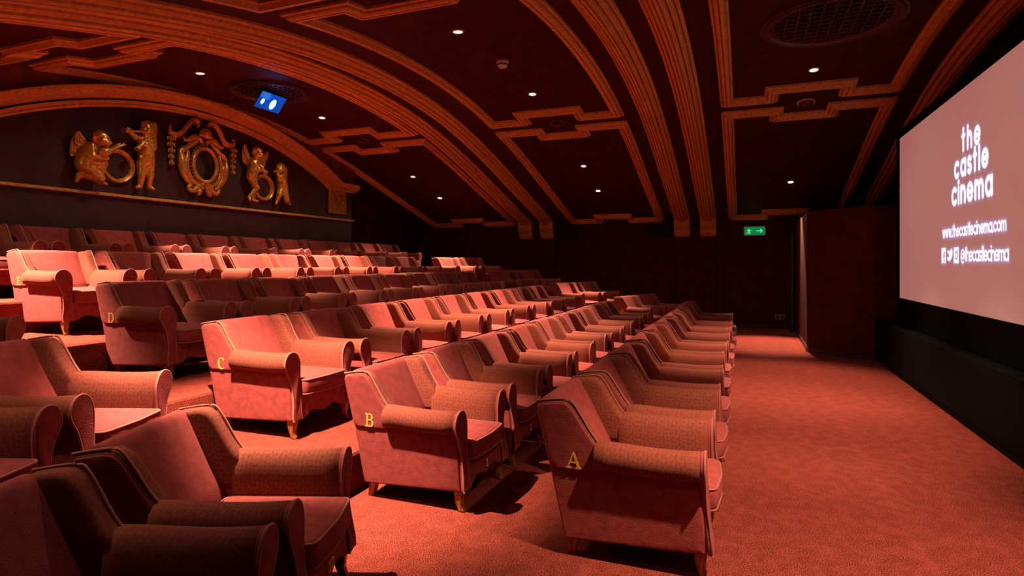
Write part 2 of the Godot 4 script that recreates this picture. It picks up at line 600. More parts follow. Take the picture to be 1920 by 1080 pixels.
func build_ceiling() -> void:
	var c := struct("ceiling", "dark maroon vaulted ceiling with gold ribs and panel mouldings")
	var st := tool(true)
	var x0 := -9.6
	var x1 := X_END
	var n := 96
	for i in n:
		var za := lerpf(Z_FAR - 0.2, Z_NEAR + 0.2, float(i) / n)
		var zb := lerpf(Z_FAR - 0.2, Z_NEAR + 0.2, float(i + 1) / n)
		var a := ceil_y(za)
		var b := ceil_y(zb)
		quad(st, Vector3(x0, a, za), Vector3(x1, a, za), Vector3(x1, b, zb), Vector3(x0, b, zb))
		quad(st, Vector3(x0, a + 0.2, za), Vector3(x0, b + 0.2, zb), Vector3(x1, b + 0.2, zb), Vector3(x1, a + 0.2, za))
	put("vault", mesh_of(st), M.ceiling_paint, c)
	for x in [-5.545, -4.93, -1.42, -0.80, 2.58, 3.2]:
		put("rib", ceil_sweep(PackedVector2Array([Vector2(x, Z_FAR), Vector2(x, Z_NEAR)]), false, rib_profile()), M.gold_paint, c)
		if x < 2.0:
			var k := put("corbel", corbel_mesh(), M.gold_paint, c, Vector3(x, 2.205, Z_FAR + 0.06))
			put("leaf_band", corbel_leaves(), M.gold_paint, k)
	# panel mouldings: in each bay a long panel over the crown and a short one towards either wall, each with stepped ends
	for i in 3:
		var m: float = BAYS[i]
		var w := 1.13 if i < 2 else 1.26
		var l := m - w
		var r := m + w
		if i == 2:
			l = X_BACK + 0.06
		var s := 0.40
		var low := [Vector2(l, -10.16), Vector2(m - s, -10.16), Vector2(m - s, -10.40), Vector2(m + s, -10.40), Vector2(m + s, -10.16), Vector2(r, -10.16),
			Vector2(r, -15.06), Vector2(m + s, -15.06), Vector2(m + s, -14.76), Vector2(m - s, -14.76), Vector2(m - s, -15.06), Vector2(l, -15.06)]
		put("panel_moulding", ceil_sweep(PackedVector2Array(low), true, MOULD), M.gold_paint, c)
		put("panel_moulding", ceil_sweep(mirror_path(low), true, MOULD), M.gold_paint, c)
		var s2 := 0.50
		var up := [Vector2(l, -9.72), Vector2(m - s2, -9.72), Vector2(m - s2, -9.42), Vector2(m + s2, -9.42), Vector2(m + s2, -9.72), Vector2(r, -9.72)]
		var full := PackedVector2Array(up)
		var rest := mirror_path(up)
		rest.reverse()
		full.append_array(rest)
		put("panel_moulding", ceil_sweep(full, true, MOULD), M.gold_paint, c)

func corbel_mesh() -> ArrayMesh:
	# side profile (z outwards, y up) drawn across the width of the rib
	var poly := PackedVector2Array([Vector2(0, 0), Vector2(0.04, 0), Vector2(0.05, 0.01), Vector2(0.09, 0.04), Vector2(0.125, 0.09), Vector2(0.14, 0.14), Vector2(0.16, 0.17), Vector2(0.20, 0.22), Vector2(0.215, 0.25), Vector2(0.21, 0.45), Vector2(0, 0.45)])
	return prism_mesh(poly, -0.185, 0.185, 0.006, func(p: Vector3): return Vector3(p.z, p.y, p.x), false, 1)

func corbel_leaves() -> ArrayMesh:
	var st := tool(true)
	for k in 3:
		var x := (k - 1) * 0.12
		var pts := spline([Vector3(x, 0.27, 0.18), Vector3(x, 0.22, 0.215), Vector3(x, 0.17, 0.185)], 4)
		var rr := []
		for i in pts.size():
			rr.append(0.055 * (1.0 - 0.75 * float(i) / pts.size()))
		tube(st, pts, rr, 8, 0.5, Vector3.BACK)
	return mesh_of(st)

# ------------------------------------------------------------------ rear wall with arched tympanum

const ARCH_R := 6.8
const ARCH_C := 4.0 - 6.8

func arch_point(z: float, lift := 0.0) -> float:
	var d := z - ZC
	return ARCH_C + sqrt(maxf((ARCH_R + lift) * (ARCH_R + lift) - d * d, 0.0))

# sweep along an arch on the rear wall: profile points are (out from the wall, up from the path)
func arch_sweep(path: Array, prof: Array, x: float) -> ArrayMesh:
	var st := tool(false)
	var rows := []
	for i in path.size():
		var e0: Vector2 = (path[i] - path[maxi(i - 1, 0)])
		var e1: Vector2 = (path[mini(i + 1, path.size() - 1)] - path[i])
		if e0.length() < 1e-6:
			e0 = e1
		if e1.length() < 1e-6:
			e1 = e0
		e0 = e0.normalized()
		e1 = e1.normalized()
		var m := Vector2(-e0.y, e0.x) + Vector2(-e1.y, e1.x)
		m = m / maxf(m.length_squared() * 0.5, 0.2)
		if m.y < 0.0:
			m = -m
		var row := PackedVector3Array()
		for p in prof:
			var q: Vector2 = path[i] + m * p.y
			row.append(Vector3(x + p.x, q.y, q.x))
		rows.append(row)
	for i in rows.size() - 1:
		for k in prof.size() - 1:
			quad(st, rows[i][k], rows[i + 1][k], rows[i + 1][k + 1], rows[i][k + 1])
	return mesh_of(st)

func build_back_wall() -> void:
	var w := struct("wall_rear", "plum rear wall with arched tympanum")
	put("tympanum", boxmesh(Vector3(X_BACK - 0.3, 0.0, -11.22), Vector3(X_BACK, 4.6, Z_NEAR + 0.1)), M.tympanum_paint, w)
	put("plaster", boxmesh(Vector3(-9.6, 0.0, Z_FAR - 0.1), Vector3(-9.3, 4.6, -11.1)), M.wall_paint, struct("wall_recess", "dark recessed wall beyond the tympanum"))
	# the spandrel above the cornice is painted umber and stands forward
	var path := []
	for i in 49:
		var z := ZC - 3.42 + 6.84 * i / 48.0
		path.append(Vector2(z, arch_point(z, 0.20)))
	var sp := tool(false)
	for i in 48:
		var a: Vector2 = path[i]
		var b: Vector2 = path[i + 1]
		quad(sp, Vector3(X_BACK + 0.10, a.y, a.x), Vector3(X_BACK + 0.10, b.y, b.x), Vector3(X_BACK + 0.10, 4.5, b.x), Vector3(X_BACK + 0.10, 4.5, a.x))
	for s in [-1, 1]:
		var e := path[0 if s < 0 else 48] as Vector2
		var ze: float = ZC + s * 4.02
		quad(sp, Vector3(X_BACK + 0.10, e.y, e.x), Vector3(X_BACK + 0.10, e.y, ze), Vector3(X_BACK + 0.10, 4.5, ze), Vector3(X_BACK + 0.10, 4.5, e.x))
		quad(sp, Vector3(X_BACK + 0.10, e.y, ze), Vector3(X_BACK - 0.3, e.y, ze), Vector3(X_BACK - 0.3, 4.5, ze), Vector3(X_BACK + 0.10, 4.5, ze))
		quad(sp, Vector3(X_BACK + 0.10, e.y, ze), Vector3(X_BACK - 0.3, e.y, ze), Vector3(X_BACK - 0.3, e.y, e.x), Vector3(X_BACK + 0.10, e.y, e.x))
	put("spandrel", mesh_of(sp), M.umber_paint, struct("wall_spandrel", "umber painted wall above the arched cornice"))
	# great cornice following the arch, turning level at its feet
	var cp := []
	cp.append(Vector2(ZC - 4.08, arch_point(ZC - 3.42, 0.075)))
	for i in 49:
		var z := ZC - 3.42 + 6.84 * i / 48.0
		cp.append(Vector2(z, arch_point(z, 0.075)))
	cp.append(Vector2(ZC + 4.08, arch_point(ZC + 3.42, 0.075)))
	var cornice := [Vector2(0.0, -0.01), Vector2(0.04, -0.01), Vector2(0.055, 0.018), Vector2(0.06, 0.0), Vector2(0.085, 0.012), Vector2(0.095, 0.04), Vector2(0.125, 0.052), Vector2(0.13, 0.03), Vector2(0.15, 0.036), Vector2(0.165, 0.085), Vector2(0.19, 0.105), Vector2(0.20, 0.14), Vector2(0.20, 0.16), Vector2(0.08, 0.17), Vector2(0.0, 0.17)]
	var t := struct("trim_1", "heavy gold cornice arching over the tympanum")
	put("cornice", arch_sweep(cp, cornice, X_BACK), M.gold_paint, t)
	# slender inner moulding
	var ip := []
	ip.append(Vector2(ZC - 4.0, arch_point(ZC - 3.2) - 0.0))
	for i in 49:
		var z := ZC - 3.2 + 6.4 * i / 48.0
		ip.append(Vector2(z, arch_point(z)))
	ip.append(Vector2(ZC + 4.0, arch_point(ZC + 3.2)))
	var inner := [Vector2(0.0, -0.05), Vector2(0.03, -0.05), Vector2(0.045, -0.02), Vector2(0.035, -0.01), Vector2(0.06, 0.01), Vector2(0.07, 0.04), Vector2(0.0, 0.045)]
	var t2 := struct("trim_2", "slender gold moulding framing the tympanum")
	put("moulding", arch_sweep(ip, inner, X_BACK), M.gold_paint, t2)
	# gold picture rail
	var t3 := struct("trim_3", "thin gold rail across the rear wall")
	put("rail", boxmesh(Vector3(X_BACK, 2.495, -11.26), Vector3(X_BACK + 0.05, 2.54, Z_NEAR), 0.008), M.gold_paint, t3)

# ------------------------------------------------------------------ screen

const S_W := 5.84
const S_H := 2.32

var field := PackedFloat32Array()
const IW := 1460
const IH := 580

func seg(ax: float, ay: float, bx: float, by: float, w: float) -> void:
	# distance to a stroke, kept where it is least; coordinates in metres on the screen, x from its left edge, y from its top
	var px := IW / S_W
	var pad := 0.13
	for y in range(maxi(0, int((minf(ay, by) - pad) * px)), mini(IH, int((maxf(ay, by) + pad) * px))):
		for x in range(maxi(0, int((minf(ax, bx) - pad) * px)), mini(IW, int((maxf(ax, bx) + pad) * px))):
			var p := Vector2((x + 0.5) / px, (y + 0.5) / px)
			var a := Vector2(ax, ay)
			var d := Vector2(bx, by) - a
			var t := clampf((p - a).dot(d) / maxf(d.length_squared(), 1e-9), 0, 1)
			var v := p.distance_to(a + d * t) - w
			var i := y * IW + x
			if v < field[i]:
				field[i] = v

func arc(cx: float, cy: float, rx: float, ry: float, a0: float, a1: float, w: float, n := 9) -> void:
	for k in n:
		var a := deg_to_rad(lerpf(a0, a1, float(k) / n))
		var b := deg_to_rad(lerpf(a0, a1, float(k + 1) / n))
		seg(cx + rx * cos(a), cy + ry * sin(a), cx + rx * cos(b), cy + ry * sin(b), w)

# plain geometric lower-case letters: u is the x-height, w half the stroke; returns the advance
func glyph(ch: String, x: float, y: float, u: float, w: float) -> float:
	var r := u * 0.44
	var ry := u * 0.5
	var cy := y - ry
	match ch:
		"t":
			seg(x + u * 0.2, y - u * 1.45, x + u * 0.2, y, w)
			seg(x, y - u, x + u * 0.4, y - u, w)
			return u * 0.46
		"h":
			seg(x, y - u * 1.45, x, y, w)
			arc(x + r * 0.8, y - r * 1.1, r * 0.8, r * 1.1, 180, 360, w)
			seg(x + r * 1.6, y - r * 1.1, x + r * 1.6, y, w)
			return r * 1.6
		"e":
			arc(x + r, cy, r, ry, 40, 360, w, 14)
			seg(x, cy, x + 2 * r, cy, w)
			return 2 * r
		"c":
			arc(x + r, cy, r, ry, 50, 310, w, 12)
			return 1.75 * r
		"a":
			arc(x + r, cy, r, ry, 0, 360, w, 16)
			seg(x + 2 * r, y - u, x + 2 * r, y, w)
			return 2 * r
		"o":
			arc(x + r, cy, r, ry, 0, 360, w, 16)
			return 2 * r
		"s":
			arc(x + r * 0.62, y - u * 0.75, r * 0.6, u * 0.25, 330, 90, w)
			arc(x + r * 0.62, y - u * 0.25, r * 0.6, u * 0.25, -90, 150, w)
			return r * 1.25
		"l":
			seg(x, y - u * 1.45, x, y, w)
			return 0.0
		"i":
			seg(x, y - u, x, y, w)
			seg(x, y - u * 1.4, x, y - u * 1.4, w * 1.15)
			return 0.0
		"n":
			seg(x, y - u, x, y, w)
			arc(x + r * 0.8, y - r * 1.1, r * 0.8, r * 1.1, 180, 360, w)
			seg(x + r * 1.6, y - r * 1.1, x + r * 1.6, y, w)
			return r * 1.6
		"m":
			seg(x, y - u, x, y, w)
			for k in 2:
				arc(x + r * (0.7 + 1.4 * k), y - r * 1.2, r * 0.7, r, 180, 360, w)
				seg(x + r * 1.4 * (k + 1), y - r * 1.2, x + r * 1.4 * (k + 1), y, w)
			return r * 2.8
		"w":
			for k in 4:
				var up := k % 2 == 0
				seg(x + k * u * 0.27, y - (u if up else 0.0), x + (k + 1) * u * 0.27, y - (0.0 if up else u), w)
			return u * 1.08
		".":
			seg(x, y, x, y, w * 1.2)
			return 0.0
		"@":
			arc(x + u * 0.62, y - u * 0.5, u * 0.62, u * 0.75, 60, 380, w * 0.8, 18)
			arc(x + u * 0.62, y - u * 0.5, u * 0.28, u * 0.32, 0, 360, w * 0.8, 12)
			seg(x + u * 0.92, y - u * 0.8, x + u * 0.95, y - u * 0.3, w * 0.8)
			return u * 1.24
	return 0.0

func word(text: String, x0: float, x1: float, y: float, u: float, w: float) -> void:
	# letters spread so that the word just fills x0..x1
	var keep := field
	field = PackedFloat32Array()
	field.resize(IW * IH)
	var total := 0.0
	for ch in text:
		total += glyph(ch, -50.0, -50.0, u, w)
	field = keep
	var gap := (x1 - x0 - 2 * w - total) / maxf(1, text.length() - 1)
	var x := x0 + w
	for ch in text:
		x += glyph(ch, x, y, u, w) + gap

func screen_image() -> Image:
	field.resize(IW * IH)
	field.fill(1.0)
	var zl := -10.03
	var top := 3.362
	word("the", -7.43 - zl, -6.90 - zl, top - 2.725, 0.145, 0.026)
	word("castle", -7.66 - zl, -6.70 - zl, top - 2.47, 0.145, 0.027)
	word("cinema", -7.745 - zl, -6.60 - zl, top - 2.19, 0.155, 0.028)
	word("www.thecastlecinema.com", -8.06 - zl, -6.30 - zl, top - 1.84, 0.078, 0.0125)
	word("@thecastlecinema", -7.46 - zl, -6.25 - zl, top - 1.575, 0.088, 0.0125)
	# three small square emblems
	var ex := -8.10 - zl
	var ey := top - 1.72
	for k in 9:
		seg(ex + 0.02, ey + 0.015 + k * 0.018, ex + 0.15, ey + 0.015 + k * 0.018, 0.014)
	var bird := [Vector2(0.23, 0.12), Vector2(0.29, 0.135), Vector2(0.35, 0.10), Vector2(0.375, 0.05), Vector2(0.35, 0.03), Vector2(0.32, 0.05), Vector2(0.30, 0.075), Vector2(0.24, 0.045)]
	for i in bird.size() - 1:
		seg(ex + bird[i].x, ey + bird[i].y, ex + bird[i + 1].x, ey + bird[i + 1].y, 0.019)
	for y in 4:
		seg(ex + 0.29, ey + 0.07 + y * 0.015, ex + 0.34, ey + 0.06 + y * 0.015, 0.015)
	for k in 9:
		seg(ex + 0.44, ey + 0.015 + k * 0.018, ex + 0.575, ey + 0.015 + k * 0.018, 0.014)
	var im := Image.create(IW, IH, false, Image.FORMAT_RGB8)
	var px := IW / S_W
	for y in IH:
		for x in IW:
			var d := field[y * IW + x]
			var a := clampf(0.5 - d * px, 0, 1)
			var p := Vector2(x / px - ex, y / px - ey)
			# cut the signs out of the emblems
			if a > 0.0 and p.y > -0.01 and p.y < 0.18:
				if p.x > 0.0 and p.x < 0.17:
					var on_f := (absf(p.x - 0.095) < 0.014 and p.y > 0.05) or (absf(p.y - 0.09) < 0.010 and absf(p.x - 0.095) < 0.035) or (absf(p.y - 0.05) < 0.012 and p.x > 0.085 and p.x < 0.13)
					if on_f:
						a = 0.0
				elif p.x > 0.42 and p.x < 0.59:
					var q := p - Vector2(0.508, 0.087)
					if absf(q.length() - 0.038) < 0.010 or q.distance_to(Vector2(0.045, -0.05)) < 0.010:
						a = 0.0
			# pale projected letters; glow round them and rosy bounced room light painted in
			var ground := BOUNCE_ROSE
			var edge := clampf(1.0 - d / 0.05, 0, 1) if d > 0.0 else 1.0  # blue halo of the letters, painted as a fading rim
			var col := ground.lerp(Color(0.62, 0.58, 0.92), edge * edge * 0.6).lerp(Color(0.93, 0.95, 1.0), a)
			im.set_pixel(x, y, col)
	return im

const BOUNCE_ROSE := Color(0.53, 0.33, 0.32)  # red room light on the white cloth, painted into the emission

func build_screen() -> void:
	var s := thing("cinema_screen", "wide cinema screen showing the castle cinema in white letters", "screen", Vector3(2.12, 0, -7.11))
	var m := mat("screen_cloth", Color(0.75, 0.74, 0.74), 0.7)
	m.emission_enabled = true
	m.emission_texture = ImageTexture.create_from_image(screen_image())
	m.emission = Color.WHITE
	m.emission_operator = BaseMaterial3D.EMISSION_OP_MULTIPLY
	m.emission_energy_multiplier = 1.0
	var st := SurfaceTool.new()
	st.begin(Mesh.PRIMITIVE_TRIANGLES)
	var h := S_W / 2
	var y0 := 1.042
	var y1 := y0 + S_H
	var c := [[Vector3(0, y1, -h), Vector2(0, 0)], [Vector3(0, y1, h), Vector2(1, 0)], [Vector3(0, y0, h), Vector2(1, 1)], [Vector3(0, y0, -h), Vector2(0, 1)]]
	for i in [0, 1, 2, 0, 2, 3]:
		st.set_uv(c[i][1])
		st.set_normal(Vector3(-1, 0, 0))
		st.add_vertex(c[i][0])
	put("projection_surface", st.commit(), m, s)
	put("backing", boxmesh(Vector3(0.004, y0 - 0.02, -h - 0.02), Vector3(0.05, y1 + 0.02, h + 0.02)), M.black_cloth, s)
	# black masking all round
	put("masking", boxmesh(Vector3(-0.012, y1, -h - 0.14), Vector3(0.06, y1 + 0.12, h + 0.14), 0.004), M.black_cloth, s)
	put("masking", boxmesh(Vector3(-0.012, 0.672, -h - 0.14), Vector3(0.06, y0, h + 0.14), 0.004), M.black_cloth, s)
	for k in [-1, 1]:
		put("masking", boxmesh(Vector3(-0.012, y0, k * (h + 0.07) - 0.07), Vector3(0.06, y1, k * (h + 0.07) + 0.07), 0.004), M.black_cloth, s)

# ------------------------------------------------------------------ armchairs

func flare(p: Vector3) -> Vector3:
	return p

func chair_meshes() -> Dictionary:
	var d := {}
	# lower side panel, one for each side
	var side := round_poly(PackedVector2Array([Vector2(0.0, 0.095), Vector2(0.715, 0.130), Vector2(0.70, 0.30), Vector2(0.675, 0.50), Vector2(-0.092, 0.50)]), 0.012, 2)
	# wing with its slanting, rounded front edge
	var wing := round_poly(PackedVector2Array([Vector2(-0.085, 0.455), Vector2(0.19, 0.455), Vector2(0.205, 0.585), Vector2(0.14, 0.66), Vector2(0.045, 0.81), Vector2(-0.01, 0.83), Vector2(-0.165, 0.805)]), 0.05, 4)
	# cross-section of the rolled arm (z outwards, y up)
	var roll := PackedVector2Array()
	var roll_pts := [Vector2(0.250, 0.30), Vector2(0.247, 0.42), Vector2(0.248, 0.50), Vector2(0.256, 0.56), Vector2(0.278, 0.602), Vector2(0.315, 0.622), Vector2(0.355, 0.618), Vector2(0.384, 0.595), Vector2(0.400, 0.558), Vector2(0.396, 0.518), Vector2(0.380, 0.488), Vector2(0.350, 0.480), Vector2(0.330, 0.470), Vector2(0.328, 0.30)]
	for p in roll_pts:
		roll.append(p)
	# front facing of the arm: scroll above, post running down to the rail
	var face := PackedVector2Array()
	for p in spline([Vector2(0.260, 0.130), Vector2(0.268, 0.20), Vector2(0.262, 0.30), Vector2(0.252, 0.42), Vector2(0.250, 0.52), Vector2(0.260, 0.568), Vector2(0.285, 0.608), Vector2(0.325, 0.626), Vector2(0.370, 0.613), Vector2(0.394, 0.578), Vector2(0.400, 0.535), Vector2(0.380, 0.490), Vector2(0.352, 0.440), Vector2(0.334, 0.36), Vector2(0.336, 0.26), Vector2(0.350, 0.18), Vector2(0.348, 0.130)], 3):
		face.append(p)
	for s in [-1, 1]:
		var k := "r" if s < 0 else "l"
		d["side_" + k] = prism_mesh(side, 0.270, 0.342, 0.010, func(p: Vector3): return Vector3(p.x, p.y, s * p.z), true, 2, 1, 0.004)
		d["wing_" + k] = prism_mesh(wing, 0.258, 0.350, 0.022, func(p: Vector3): return Vector3(p.x, p.y, s * (p.z + 0.06 * maxf(0.0, p.y - 0.60))), true, 4, 1, 0.003)
		d["wing_outside_" + k] = prism_mesh(inset(wing, 0.014), 0.338, 0.354, 0.004, func(p: Vector3): return Vector3(p.x, p.y, s * (p.z + 0.06 * maxf(0.0, p.y - 0.60))), true, 2, 1, 0.003)
		d["arm_" + k] = prism_mesh(roll, 0.165, 0.690, 0.006, func(p: Vector3): return Vector3(p.z, p.y + 0.018 * (p.z - 0.4) + 0.006 * sin(p.z * 9.0), s * p.x), true, 1, 8)
		d["face_" + k] = prism_mesh(face, 0.0, 0.030, 0.010, func(p: Vector3): return Vector3(p.z + 0.684 + 0.035 * smoothstep(0.45, 0.10, p.y), p.y + 0.004, s * p.x), true, 2)
		var pst := tool(true)
		var pts := []
		for i in face.size():
			pts.append(Vector3(0.708 + 0.035 * smoothstep(0.45, 0.10, face[i].y), face[i].y + 0.004, s * face[i].x))
		tube(pst, pts, even(pts.size(), 0.0065), 6)
		d["face_piping_" + k] = mesh_of(pst)
		# piping down the front of the wing
		var wst := tool(true)
		var wp := []
		for q in spline([Vector3(-0.15, 0.815, 0.3), Vector3(0.0, 0.836, 0.3), Vector3(0.056, 0.812, 0.3), Vector3(0.15, 0.665, 0.3), Vector3(0.212, 0.59, 0.3)], 4):
			wp.append(Vector3(q.x - 0.004, q.y - 0.004, s * (0.336 + 0.06 * maxf(0.0, q.y - 0.60))))
		tube(wst, wp, even(wp.size(), 0.006), 6)
		d["wing_piping_" + k] = mesh_of(wst)
	# back: outer slab and crowned inner pad in one
	var back := round_poly(PackedVector2Array([Vector2(0.012, 0.10), Vector2(0.07, 0.12), Vector2(0.15, 0.35), Vector2(0.115, 0.47), Vector2(0.012, 0.66), Vector2(-0.072, 0.815), Vector2(-0.105, 0.832), Vector2(-0.162, 0.805)]), 0.03, 3)
	var bst := tool(true)
	prism(bst, back, -0.285, 0.285, 0.02, func(p: Vector3):
		var q := clampf(1.0 - (p.z / 0.28) * (p.z / 0.28), 0, 1)
		var front := smoothstep(-0.03, 0.07, p.x + 0.5 * (p.y - 0.5))
		return Vector3(p.x + front * (q - 0.3) * 0.014, p.y + q * 0.004 * smoothstep(0.7, 0.85, p.y), p.z), 3, 8)
	d["back"] = mesh_of(bst)
	# loose seat cushion
	var cush := round_poly(PackedVector2Array([Vector2(0.15, -0.243), Vector2(0.755, -0.243), Vector2(0.775, 0.0), Vector2(0.755, 0.243), Vector2(0.15, 0.243)]), 0.045, 4)
	d["cushion"] = prism_mesh(cush, 0.300, 0.425, 0.030, func(p: Vector3):
		return Vector3(p.x, p.z, p.y), true, 4, 1, 0.028)
	var cst := tool(true)
	for y in [0.415, 0.311]:
		var loop := []
		for p in inset(cush, 0.004):
			loop.append(Vector3(p.x, y, p.y))
		loop.append(loop[0])
		tube(cst, loop, even(loop.size(), 0.006), 6, 1.0, Vector3.UP)
	d["cushion_piping"] = mesh_of(cst)
	# shaped front rail
	var apron := PackedVector2Array([Vector2(-0.262, 0.31), Vector2(-0.262, 0.132)])
	for p in spline([Vector2(-0.25, 0.132), Vector2(-0.20, 0.145), Vector2(-0.14, 0.175), Vector2(-0.07, 0.165), Vector2(0.0, 0.148), Vector2(0.07, 0.165), Vector2(0.14, 0.175), Vector2(0.20, 0.145), Vector2(0.25, 0.132)], 3):
		apron.append(p)
	apron.append(Vector2(0.262, 0.132))
	apron.append(Vector2(0.262, 0.31))
	d["apron"] = prism_mesh(apron, 0.662, 0.722, 0.008, func(p: Vector3): return Vector3(p.z + 0.012 * smoothstep(0.25, 0.11, p.y), p.y, p.x), true, 2)
	d["base"] = boxmesh(Vector3(0.03, 0.125, -0.268), Vector3(0.66, 0.298, 0.268), 0.004)
	# legs
	var fl := tool(true)
	leg(fl, [[0.0, 0.155, 0.031], [-0.006, 0.10, 0.028], [-0.004, 0.05, 0.021], [0.010, 0.015, 0.019], [0.018, 0.0, 0.022]])
	d["front_leg"] = mesh_of(fl)
	var rl := tool(true)
	leg(rl, [[0.0, 0.125, 0.027], [-0.008, 0.05, 0.023], [-0.022, 0.0, 0.020]])
	d["rear_leg"] = mesh_of(rl)
	return d

func leg(st: SurfaceTool, rows: Array) -> void:
	# square section with eased corners; rows are (forward shift, height, half width)
	var rings := []
	for r in rows:
		var ring := PackedVector3Array()
		var h: float = r[2]
		for p in round_poly(PackedVector2Array([Vector2(-h, -h), Vector2(h, -h), Vector2(h, h), Vector2(-h, h)]), 0.006, 2):
			ring.append(Vector3(r[0] + p.x, r[1], p.y))
		rings.append(ring)
	for i in rings.size() - 1:
		for k in rings[i].size():
			var j: int = (k + 1) % rings[i].size()
			quad(st, rings[i][k], rings[i][j], rings[i + 1][j], rings[i + 1][k])
	for e in [0, rings.size() - 1]:
		for k in range(1, rings[e].size() - 1):
			tri(st, rings[e][0], rings[e][k], rings[e][k + 1])

func make_chair(d: Dictionary, tone: int) -> Node3D:
	var t := Node3D.new()
	var v: Material = M["velvet_%d" % tone]
	var r: Material = M["rep_%d" % tone]
	put("back", d.back, v, t)
	for k in ["l", "r"]:
		put("side_panel", d["side_" + k], v, t)
		var w := put("wing", d["wing_" + k], r, t)
		put("piping", d["wing_piping_" + k], M.piping, w)
		put("outside_panel", d["wing_outside_" + k], v, w)
		var a := put("arm", d["arm_" + k], r, t)
		var f := put("facing", d["face_" + k], v, a)
		f.set_meta("label", "scrolled front facing of the arm")
		put("piping", d["face_piping_" + k], M.piping, a)
	var c := put("seat_cushion", d.cushion, v, t)
	put("piping", d.cushion_piping, M.piping, c)
	put("front_rail", d.apron, v, t)
	put("seat_base", d.base, M.base_cloth, t)
	for s in [-1, 1]:
		put("leg", d.front_leg, M.leg_wood, t, Vector3(0.690, 0, s * 0.300))
		put("leg", d.rear_leg, M.leg_wood, t, Vector3(0.045, 0, s * 0.290))
	return t

func badge(text: String, size: float) -> TextMesh:
	var m := TextMesh.new()
	var f := SystemFont.new()
	f.font_names = PackedStringArray(["Droid Serif"])
	m.font = f
	m.text = text
	m.font_size = 64
	m.pixel_size = size / 46.0
	m.depth = 0.006
	m.curve_step = 2.0
	return m

const ORD := ["first", "second", "third", "fourth", "fifth", "sixth", "seventh", "eighth", "ninth", "tenth", "eleventh", "twelfth", "thirteenth"]

var protos := []

func chair(x: float, y: float, z: float, label: String, group: String, letter := "", number := "", turn := 0.0) -> void:
	var t: Node3D = protos[rng.randi() % 3].duplicate()
	t.name = numbered("wing_armchair")
	add_child(t)
	t.position = Vector3(x + rng.randf_range(-0.015, 0.015), y, z + rng.randf_range(-0.008, 0.008))
	t.rotation.y = deg_to_rad(turn + rng.randf_range(-0.7, 0.7))
	tag(t, label, "armchair", group)
	if letter != "":
		var o := put("row_letter", badge(letter, 0.085), M.badge_gold, t, Vector3(0.052, 0.515, 0.3545))
		o.set_meta("label", "gold letter %s" % letter)
	if number != "":
		var o := put("seat_number", badge(number, 0.05), M.badge_gold, t, Vector3(0.738, 0.215, 0.0))
		o.rotation.y = PI / 2
		o.set_meta("label", "gold number %s" % number)

# row: letter, x of the foot of the back, floor, centre of the chair nearest the camera, pitch, count
const ROWS := [
	["A", -0.880, 0.0, -3.335, 0.865, 10, "front row, marked A"],
	["B", -2.340, 0.0, -3.600, 0.885, 9, "row marked B"],
	["C", -3.750, 0.27, -3.690, 0.880, 9, "row marked C"],
	["D", -5.220, 0.55, -3.860, 0.840, 9, "dim row marked D"],
	["E", -6.780, 0.853, -4.000, 0.858, 9, "bright row marked E"],
	["F", -8.020, 1.17, -2.190, 0.830, 13, "rearmost row under the tympanum"]]

func build_chairs() -> void:
	var d := chair_meshes()
	for i in 3:
		protos.append(make_chair(d, i))
	for r in ROWS:
		for i in int(r[5]):
			var l: String = r[0] if i == 0 and r[0] != "F" else ""
			var num := ""
			if r[0] == "B" and i < 2:
				num = str(i + 1)
			var lab := "rose velvet wing armchair, %s from the camera end of the %s" % [ORD[i], r[6]]
			if i == 0 and l != "":
				lab = "rose velvet wing armchair with gold %s on its side, end of row" % l
			chair(r[1], r[2], r[3] - i * r[4], lab, "armchairs of the %s" % r[6], l, num)
	# the short blocks beyond the far aisle and on the camera's side of the near aisle
	for k in [[1, "B"], [2, "C"], [3, "D"], [4, "E"]]:
		var r: Array = ROWS[k[0]]
		for i in 2:
			var lab := "wing armchair %s across the far aisle, level with row %s" % ["next to the side wall" if i == 1 else "with its letter to the aisle", k[1]]
			chair(r[1] + i * 0.28, r[2], -12.78 - i * 0.815, lab, "armchairs beyond the far aisle", k[1] if i == 0 else "", "", -18.0)
	for k in [[1, "B", 2], [2, "C", 2], [3, "D", 1], [4, "E", 1]]:
		var r: Array = ROWS[k[0]]
		for i in int(k[2]):
			var lab := "brown-rose wing armchair at lower left, level with row %s, %s" % [k[1], "on the near aisle" if i == 0 else "one in from the near aisle"]
			chair(r[1] - 0.05 + i * 0.29, r[2], -1.86 + i * 0.815 - (0.12 if k[0] > 1 else 0.0), lab, "armchairs on the camera side of the near aisle", "", "12" if k[0] == 1 and i == 0 else "", 20.0)
	for p in protos:
		p.free()

# ------------------------------------------------------------------ lamps

